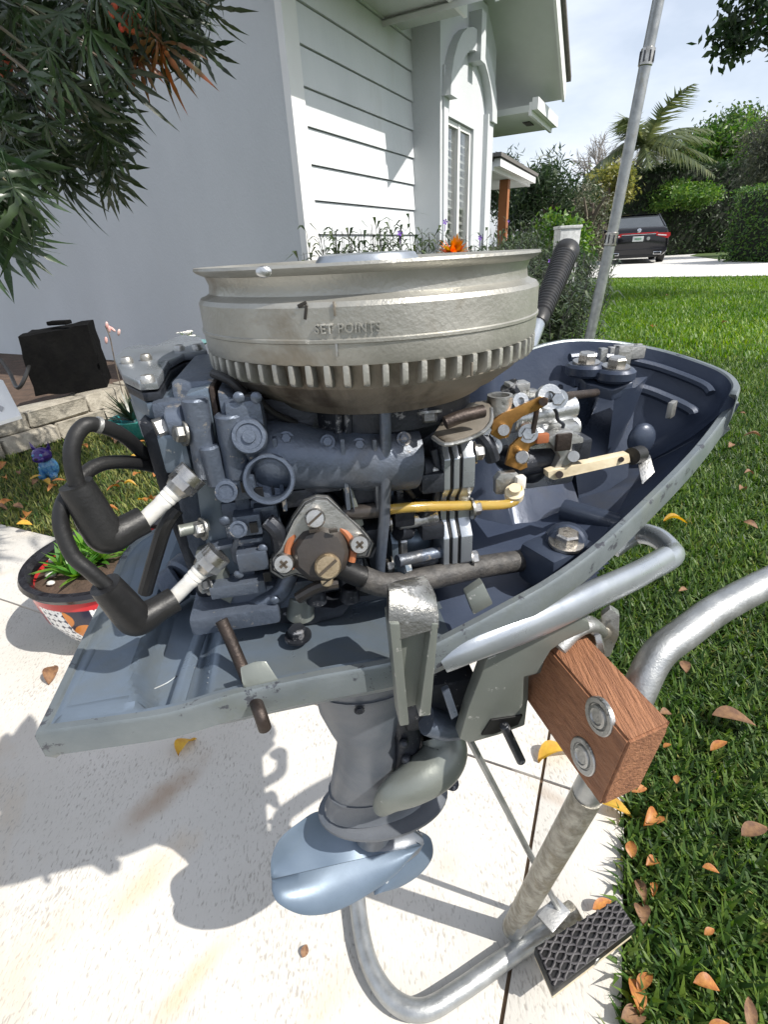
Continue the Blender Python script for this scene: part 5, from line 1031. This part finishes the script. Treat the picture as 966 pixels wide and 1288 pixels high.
def region(n, x0, x1, y0, y1, D0, D1, k, f=None, s=1.):
    c = 0
    while c < n:
        x = rs.uniform(x0, x1); y = rs.uniform(y0, y1)
        if f and not f(x, y): continue
        spots.append((x, y, rs.uniform(D0, D1), k, s)); c += 1
region(125, -60, 150, -60, 238, 1.45, 2.1, 'a', lambda x, y: x < 150 - max(0, y - 150) * .1)
region(50, 130, 268, -60, 66, 1.5, 1.9, 'a'); region(18, -60, 130, -20, 160, 1.3, 1.7, 'b', None, .9); region(20, 20, 145, 150, 235, 1.5, 1.9, 'a')
region(14, -40, 30, 180, 240, 1.1, 1.3, 'b', None, .95); region(10, -40, 20, 250, 300, 1.1, 1.3, 'b', None, .95); region(8, -30, 60, 60, 200, 1.2, 1.5, 'b', None, .8); region(4, 165, 215, 40, 80, 1.55, 1.6, 'c'); region(6, 150, 230, -20, 40, 1.4, 1.6, 'b', None, .8)
lp = []
for (x, y, D, k_, s) in spots:
    p = at(x, y, D); o = bpy.data.objects.new('leaf', lfs[(k_, rs.randrange(4))]); COL.objects.link(o); o.parent = ctree; lp.append(p - trp)
    o.matrix_local = Matrix.Translation(p - trp) @ Matrix.Rotation(rs.uniform(0, 6.28), 4, 'Z') @ Matrix.Rotation(R(rs.uniform(-105, -55)), 4, 'X') @ Matrix.Rotation(rs.uniform(-.5, .5), 4, 'Y') @ Matrix.Scale(s * rs.uniform(.55, .92), 4)
UV_ = []; UF = []
for i in range(420):
    p = Vector((rs.gauss(-.35, .38), rs.gauss(.85, .30), rs.gauss(2.15, .14))) - trp; mt_ = Matrix.Translation(p) @ Matrix.Rotation(rs.uniform(0, 6.28), 4, 'Z') @ Matrix.Rotation(R(rs.uniform(-60, -5)), 4, 'X') @ Matrix.Scale(1.25, 4); n0 = len(UV_)
    if p.z + 0 < 1.75: continue
    UV_ += [mt_ @ v for v in V]; UF += [tuple(n0 + k for k in f) for f in F]
tag(raw('shade_crown', UV_, UF, CT, ctree), kind='stuff')  # unseen leaves added out of view to shade the visible foliage
b = MB(); b.tube([(0, 0, 0), (.05, .05, .8), (.25, .12, 1.5), (.7, -.1, 2.0), (1.5, -.6, 2.1)], lambda q: .05 - .035 * q, 10, 4)
b.build('trunk', BARK, ctree); b = MB(); hub = Vector((.3, .13, 1.6))
for k_ in range(0, len(lp), 3):
    e = lp[k_]; b.tube([hub, hub.lerp(e, .6) + Vector((0, 0, .12)), e], lambda q: .010 * (1 - .8 * q), 5, 3, False)
b.build('twigs', mat('green_twig', (.10, .12, .06), (.14, .10, .07), 10, .6), ctree)
for (x, y, D) in ((157, 18, 1.5), (3, 84, 1.6)):
    b = MB(); c = at(x, y, D) - trp
    for i in range(18):
        o = Vector((rs.gauss(0, 1), rs.gauss(0, 1), rs.gauss(0, .7))).normalized() * rs.uniform(.01, .032); b.tube([c, c + o], .0012, 4, 1, False); b.sph(c + o, .006, (1, 1, 1.4), 6, 5)
    b.build('flower_cluster', mat('coral_red', (.5, .06, .03), (.5, .13, .04), 30, .5), ctree)
# string lights under the leaves
sl = empty('string_lights', at(-20, 52, 2.3), 'short string of small round white bulbs behind the leaves at left', 'string lights'); o0 = at(-20, 52, 2.3)
MB().tube([Vector(), at(20, 46, 2.3) - o0, at(75, 36, 2.3) - o0], .002, 6, 4).build('wire', BLK, sl)
for x, y in ((6, 49), (13, 48), (19, 46), (29, 44), (74, 37)): MB().sph(at(x, y, 2.3) - o0, .011, (1, 1, 1), 12, 8).build('bulb', PORC, sl)
# overhanging twig top right
otr = Vector((*P2(1010, 7.5), 0)); ot = empty('overhanging_tree', otr, 'tree whose dark leafy twig hangs into the top right corner', 'tree'); V, F = leaves(at(958, 18, 6.5) - otr, (.42, .3, .38), 1300, .085, RS, clumps=22); npmesh('crown', V, F, LD, ot); V, F = leaves(Vector((2.2, .5, 4.6)), (1.8, 1.6, 1.0), 5000, .12, RS, clumps=60); npmesh('crown', V, F, LD, ot)
b = MB(); b.tube([(2.4, .6, -.1), (2.3, .5, 2), (2.2, .5, 4.4)], lambda q: .14 - .05 * q, 10, 3); b.tube([(2.2, .5, 3.8), at(990, 0, 6.6) - otr, at(952, 30, 6.5) - otr], lambda q: .04 - .034 * q, 6, 4); b.build('trunk', BARK, ot)

# ================================================================ car
cx_, cy_ = P2(803, 20.0); CARAZ = R(22)
car = empty('parked_car', (cx_, cy_, 0), 'black sedan parked on the pale drive, seen from behind', 'car', -CARAZ)
PAINT = mat('black_car_paint', (.010, .010, .013), (.012, .012, .015), 4, .12, .3, rvar=.03, spec=.7); CG = mat('car_glass', (.09, .10, .105), (.07, .08, .085), 2, .06, .6, rvar=.02); RED = mat('tail_lens', (.5, .015, .02), (.35, .01, .01), 8, .15); CHR = mat('chrome', (.75, .75, .76), rough=.12, metal=1)
def ring_c(y, w_, z0, z1, tum=.0, wr=.9):
    hw = w_ / 2; pts = [(-hw * .86, z0), (-hw * .98, z0 + .12), (-hw, z0 + .35), (-hw * (.97 if z1 < 1.1 else .97), min(z1 - .03, .82)), (-hw * wr, z1 - .04), (-hw * wr * .86, z1), (hw * wr * .86, z1), (hw * wr, z1 - .04), (hw * .97, min(z1 - .03, .82)), (hw, z0 + .35), (hw * .98, z0 + .12), (hw * .86, z0)]
    return [Vector((x, y, z_)) for x, z_ in pts]
body_ = MB().loft([ring_c(-.02, 1.62, .34, .95, wr=.88), ring_c(.03, 1.78, .24, 1.02, wr=.9), ring_c(.25, 1.84, .2, 1.05, wr=.9), ring_c(.6, 1.86, .2, 1.06, wr=.9), ring_c(1.35, 1.86, .2, 1.02, wr=.9), ring_c(3.2, 1.86, .2, .98, wr=.9), ring_c(4.2, 1.82, .2, .88, wr=.9), ring_c(4.75, 1.66, .25, .74, wr=.86), ring_c(4.85, 1.4, .33, .62, wr=.86)]).build('body', PAINT, car, True, 50)
def cab(y, w_, z_): hw = w_ / 2; return [Vector((-hw, y, z_ - .05)), Vector((-hw * .9, y, z_)), Vector((hw * .9, y, z_)), Vector((hw, y, z_ - .05))]
gr = MB().hull([Vector((s * .76, .42, 1.03)) for s in (-1, 1)] + [Vector((s * .58, 1.30, 1.43)) for s in (-1, 1)] + [Vector((s * .58, 2.3, 1.44)) for s in (-1, 1)] + [Vector((s * .78, 3.4, .98)) for s in (-1, 1)] + [Vector((s * .80, 1.2, .98)) for s in (-1, 1)] + [Vector((s * .80, 2.6, .98)) for s in (-1, 1)]); gr.build('cabin_glass', CG, car, False)
MB().hull([Vector((s * .585, y, z_)) for s in (-1, 1) for (y, z_) in ((1.2, 1.435), (1.35, 1.452), (1.7, 1.47), (2.2, 1.465), (2.4, 1.44))] + [Vector((s * .54, 1.7, 1.48)) for s in (-1, 1)]).build('roof', PAINT, car, True, 50)
for s in (-1, 1): MB().tube([(s * .775, .42, 1.03), (s * .60, 1.3, 1.43), (s * .60, 2.3, 1.44), (s * .79, 3.4, .98)], .028, 8, 1).build('roof_pillar', PAINT, car)
for s in (-1, 1):
    MB().hull([Vector((s * x, y, z_)) for (x, z_) in ((.50, .80), (.50, .87), (.85, .70), (.90, .86), (.915, .78)) for y in (-.035, .10)] + [Vector((s * .93, .3, .84)), Vector((s * .93, .3, .76))]).build('tail_light', RED, car, True, 30)
    MB().hull([Vector((s * x, -.045, z_)) for (x, z_) in ((.55, .80), (.80, .77), (.80, .80), (.55, .83))] + [Vector((s * .6, .0, .8)), Vector((s * .8, .0, .79))]).build('reverse_lamp', WHITE, car, False)
    MB().box((s * .62, -.035, .30), (.24, .05, .09), None, .02).build('exhaust_tip', CHR, car); MB().box((s * .62, -.062, .30), (.19, .01, .055), None, .01).build('exhaust_bore', BLK, car)
MB().box((0, -.03, .875), (1.1, .03, .03), None, .006).build('light_bar', RED, car); MB().box((0, -.028, .845), (1.0, .02, .016), None, .004).build('trunk_chrome', CHR, car)
MB().box((0, -.03, .72), (.32, .02, .15), None, .008).build('licence_plate', mat('plate_white', (.6, .64, .62)), car); MB().box((0, -.041, .72), (.2, .003, .05), None, .001).build('plate_print', mat('plate_green', (.15, .3, .2)), car)
MB().cyl((.30, -.03, .72), (.30, -.042, .72), .05, n=16).build('round_badge', CHR, car)
b = MB(); b.lathe([(.055, 0), (.062, .004), (.055, .008)], (0, -.01, .955), Vector((0, -1, .2)).to_track_quat('Z', 'Y'), 20); b.box((-.02, -.022, .955), (.010, .01, .06), Matrix.Rotation(R(12), 3, 'Y')); b.box((.02, -.022, .955), (.010, .01, .06), Matrix.Rotation(R(12), 3, 'Y')); b.box((0, -.022, .955), (.04, .01, .012)); b.build('emblem', CHR, car)
MB().box((0, .0, .42), (1.5, .05, .035), None, .01).build('bumper_crease', PAINT, car); MB().box((0, .06, .24), (1.3, .1, .12), None, .03).build('bumper_lower', BLK, car)
for s in (-1, 1):
    for y in (.95, 3.85):
        wl = MB().lathe([(.20, -.1), (.30, -.11), (.33, -.09), (.33, .09), (.30, .11), (.20, .1)], (s * .82, y, .33), Vector((1, 0, 0)).to_track_quat('Z', 'Y'), 28).build('wheel', BLK, car)
        MB().lathe([(.21, -.10), (.19, -.11), (.05, -.09), (.05, .09), (.19, .11), (.21, .10)], (s * .82, y, .33), Vector((1, 0, 0)).to_track_quat('Z', 'Y'), 20).build('hub', CHR, wl)
for s in (-1, 1): MB().sph((s * 1.0, 3.05, 1.02), .09, (1.1, .6, .7), 10, 8).build('door_mirror', PAINT, car)

# ================================================================ grass and fallen leaves
def blades(n, P, lenr, wid, m, name, seed, lean=1.0):
    r = np.random.default_rng(seed); a = r.uniform(0, 2 * np.pi, n); L_ = r.uniform(*lenr, n); e = np.stack([np.cos(a), np.sin(a), 0 * a], 1); s = np.stack([-np.sin(a), np.cos(a), 0 * a], 1); ln_ = r.uniform(.25, 1.25, n) * lean
    up = np.array([[0, 0, 1.]]); d0 = e * np.sin(ln_ * .55)[:, None] + up * np.cos(ln_ * .55)[:, None]; d1 = e * np.sin(ln_ * 1.3)[:, None] + up * np.cos(ln_ * 1.3)[:, None]
    p1 = P + d0 * (L_ * .5)[:, None]; p2 = p1 + d1 * (L_ * .5)[:, None]; w_ = (wid * r.uniform(.6, 1.2, n))[:, None] * s * .5
    V = np.stack([P - w_ * .8, P + w_ * .8, p1 + w_, p1 - w_, p2], 1).reshape(-1, 3); i = np.arange(n) * 5
    o = npmesh(name, V, [np.stack([i, i + 1, i + 2, i + 3], 1), np.stack([i + 3, i + 2, i + 4], 1)], m); return tag(o, kind='stuff')
QAn = np.array([QA.x, QA.y]); QBn = np.array([QB.x, QB.y]); Qn = np.array([Q.x, Q.y])
def scatter(n, az0, az1, D0, D1, seed, pw=1., keep=None):
    r = np.random.default_rng(seed); D = D0 + (D1 - D0) * r.uniform(0, 1, n) ** pw; a = np.radians(r.uniform(az0, az1, n)); P = np.stack([D * np.sin(a), D * np.cos(a), 0 * D], 1)
    rel = P[:, :2] - Qn; A_ = rel @ QAn; B_ = rel @ QBn; edge = r.normal(0, .006, n); ok = (B_ > .124 + edge) | (A_ > .284 + edge)
    rw = P[:, :2] - np.array([W0.x, W0.y]); ok &= ~(((rw @ np.array([WN.x, WN.y])) < .03) & (rw @ np.array([WD.x, WD.y]) < 2.3) & (P[:, 0] < 1)); hn_ = (P[:, :2] - np.array([HC.x, HC.y])) @ np.array([HN.x, HN.y]); ok &= ~((hn_ < .5) & (P[:, 1] > 2.6))
    if keep is not None: ok &= keep(P)
    P = P[ok]; P[:, 2] = -.014; return P
near_line = [(p.x, p.y) for p in near] if False else None
G1 = G(735, 351); G2 = G(966, 348)
def before_drive(P): d = (G2.x - G1.x, G2.y - G1.y); return ((P[:, 0] - G1.x) * d[1] - (P[:, 1] - G1.y) * d[0]) > 0
P = scatter(56000, 12, 66, .28, 1.5, 1, .8); blades(len(P), P, (.018, .052), .0062, GRASS, 'grass', 2)
P = scatter(13000, 12, 66, .28, 1.5, 31, .8); blades(len(P), P, (.015, .04), .0045, GRASSP, 'dry_grass', 32)
P = scatter(90000, 6, 46, 1.4, 4.2, 3, .85); blades(len(P), P, (.024, .055), .0055, GRASS, 'grass', 4)
P = scatter(16000, 6, 46, 1.4, 5, 41, .85); blades(len(P), P, (.02, .045), .005, GRASSP, 'dry_grass', 42)
P = scatter(90000, 8, 44, 4., 13.5, 5, .8, before_drive); blades(len(P), P, (.04, .08), .011, GRASSF, 'grass', 6)
P = scatter(34000, -48, 5, .9, 3.2, 7, .8); blades(len(P), P, (.02, .05), .0048, GRASSP, 'dry_grass', 8)
P = scatter(16000, -48, 5, .9, 3.2, 9, .8); blades(len(P), P, (.02, .05), .0048, GRASS, 'grass', 10)
far_g = mat('far_lawn', (.055, .12, .018), (.04, .09, .014), 2, .9, 0, .5, 30)
sheet('lawn', [(.5, .9), (20, -2), (60, 20), (G(1150, 345).x, G(1150, 345).y), (G2.x, G2.y), (G1.x, G1.y), (2.9, 9), (1.2, 4)], -.012, far_g)
sheet('drive_island', [(p[0], p[1]) for p in (G(868, 322), G(900, 326), G(980, 331), G(1100, 333), G(1100, 318), G(960, 314), G(900, 314))], .012, mat('island_grass', (.06, .11, .02), (.05, .07, .02), 2, .9, 0, .5, 20))
# fallen leaves
def fallen(name='fallen_leaf'):
    V = []; F = []; n = 9
    for i in range(n): f = i / (n - 1); w_ = .34 * math.sin(PI * f) ** .8 * (1 - .25 * f); V += [(f - .5, -w_, .16 * abs(w_) + .10 * math.sin(f * 3.6)), (f - .5, 0, .10 * math.sin(f * 3.6) - .03), (f - .5, w_, .22 * abs(w_) + .10 * math.sin(f * 3.6 + .3))]
    for i in range(n - 1): b0 = 3 * i; F += [(b0, b0 + 3, b0 + 4, b0 + 1), (b0 + 1, b0 + 4, b0 + 5, b0 + 2)]
    me = bpy.data.meshes.new(name); me.from_pydata(V, [], F); me.shade_smooth(); return me
LM_ = {'orange': leafmat('leaf_orange', (.52, .25, .06), (.34, .13, .04), .3, .5, 5, .1), 'yellow': leafmat('leaf_gold', (.62, .42, .06), (.52, .30, .05), .3, .45, 5, .1), 'brown': leafmat('leaf_brown', (.26, .15, .07), (.13, .07, .04), .15, .7, 5, .1)}
FM = {}
for k_, m_ in LM_.items(): me = fallen(); me.materials.append(m_); FM[k_] = me
rs = random.Random(4)
edge_leaves = [(800, 992, 'orange', .030, 0), (822, 1030, 'orange', .034, .5), (775, 1018, 'yellow', .036, -.6), (795, 1068, 'orange', .022, 1.2), (822, 1086, 'orange', .022, .3), (806, 1120, 'brown', .034, 1.4), (823, 1118, 'orange', .018, 1), (758, 1138, 'orange', .024, .3), (808, 1148, 'brown', .026, 1.2), (800, 1250, 'orange', .028, 1.3), (812, 1235, 'orange', .024, .6), (798, 1278, 'brown', .026, .2), (780, 990, 'brown', .03, .4), (895, 1094, 'orange', .018, -.4), (890, 1240, 'orange', .022, -.2), (893, 1172, 'orange', .011, .3), (905, 938, 'orange', .026, .3), (838, 897, 'brown', .020, .1), (840, 938, 'orange', .014, .2), (852, 980, 'orange', .014, 1.), (925, 905, 'brown', .060, -.35), (950, 1045, 'brown', .040, .2), (943, 1275, 'brown', .03, 1), (862, 838, 'brown', .035, 1.2), (935, 615, 'brown', .032, .5), (943, 595, 'brown', .03, .1), (920, 560, 'brown', .03, .7), (850, 655, 'yellow', .045, -.4), (860, 742, 'brown', .03, .4), (945, 660, 'brown', .03, -1), (755, 710, 'brown', .03, 0), (740, 700, 'brown', .03, 1.), (905, 1290, 'orange', .02, 0)]
def putleaf(x, y, k_, s, a, z_, lab, grp, name='fallen_leaf'):
    p = G(x, y, z_); o = bpy.data.objects.new(name, FM[k_]); COL.objects.link(o); o.matrix_world = Matrix.Translation(p) @ Matrix.Rotation(a, 4, 'Z') @ Matrix.Rotation(rs.uniform(-.35, .35), 4, 'X') @ Matrix.Rotation(rs.uniform(-.25, .25), 4, 'Y') @ Matrix.Diagonal((s * rs.uniform(.85, 1.15), s * rs.uniform(.5, 1.05), s * rs.uniform(.8, 2.4), 1)); return tag(o, lab, 'leaf', grp)
where = lambda x, y: ('at the slab edge' if x < 830 and y > 970 else 'in the grass') 
ORD = 'nearest second third fourth fifth sixth seventh eighth ninth tenth eleventh twelfth thirteenth fourteenth'.split(); cnt_ = {}
for (x, y, k_, s, a) in sorted(edge_leaves, key=lambda q_: -q_[1]):
    key = (k_, where(x, y)); n_ = cnt_.get(key, 0); cnt_[key] = n_ + 1
    putleaf(x, y, k_, s * 1.2, a, .012 if x < 830 and y > 950 else .03, f'curled {k_} leaf {where(x, y)}, ' + (ORD[n_] + ' to the camera of its colour' if n_ == 0 else ORD[n_] + ' of its colour going away from the camera'), f'{k_} leaves {where(x, y)}')
putleaf(235, 938, 'yellow', .052, R(72), .004, 'flat golden oval leaf on the shaded concrete below the pan corner', None); putleaf(700, 950, 'yellow', .062, R(8), .008, 'large yellow-brown leaf on the slab under the teak block', None)
putleaf(383, 1196, 'brown', .016, 1.3, .003, 'tiny pale brown leaf on the sunlit slab below the propeller', None); putleaf(64, 848, 'brown', .05, 1.9, .006, 'dark curled leaf on the slab in the shadow of the painted pot', None)
r = np.random.default_rng(21)
for i in range(70):
    x = r.uniform(0, 250); y = r.uniform(545, 690)
    p = G(x, y)
    rel = Vector((p.x, p.y, 0)) - Q
    if rel.dot(QA) < .3 or (Vector((p.x, p.y, 0)) - W0).dot(WN) < .05: continue
    k_ = ['orange', 'brown', 'orange', 'yellow'][i % 4]; putleaf(x, y, k_, .045, r.uniform(0, 6), .03, f'dry {k_} leaf on the patchy grass beside the stones', f'dry {k_} leaves on the patchy grass')
for i in range(18):
    x = r.uniform(770, 965); y = r.uniform(365, 560); D_ = G(x, y); k_ = ['brown', 'brown', 'orange'][i % 3]; putleaf(x, y, k_, r.uniform(.04, .07), r.uniform(0, 6), .045, f'dry {k_} leaf far out on the lawn', f'dry {k_} leaves far out on the lawn')
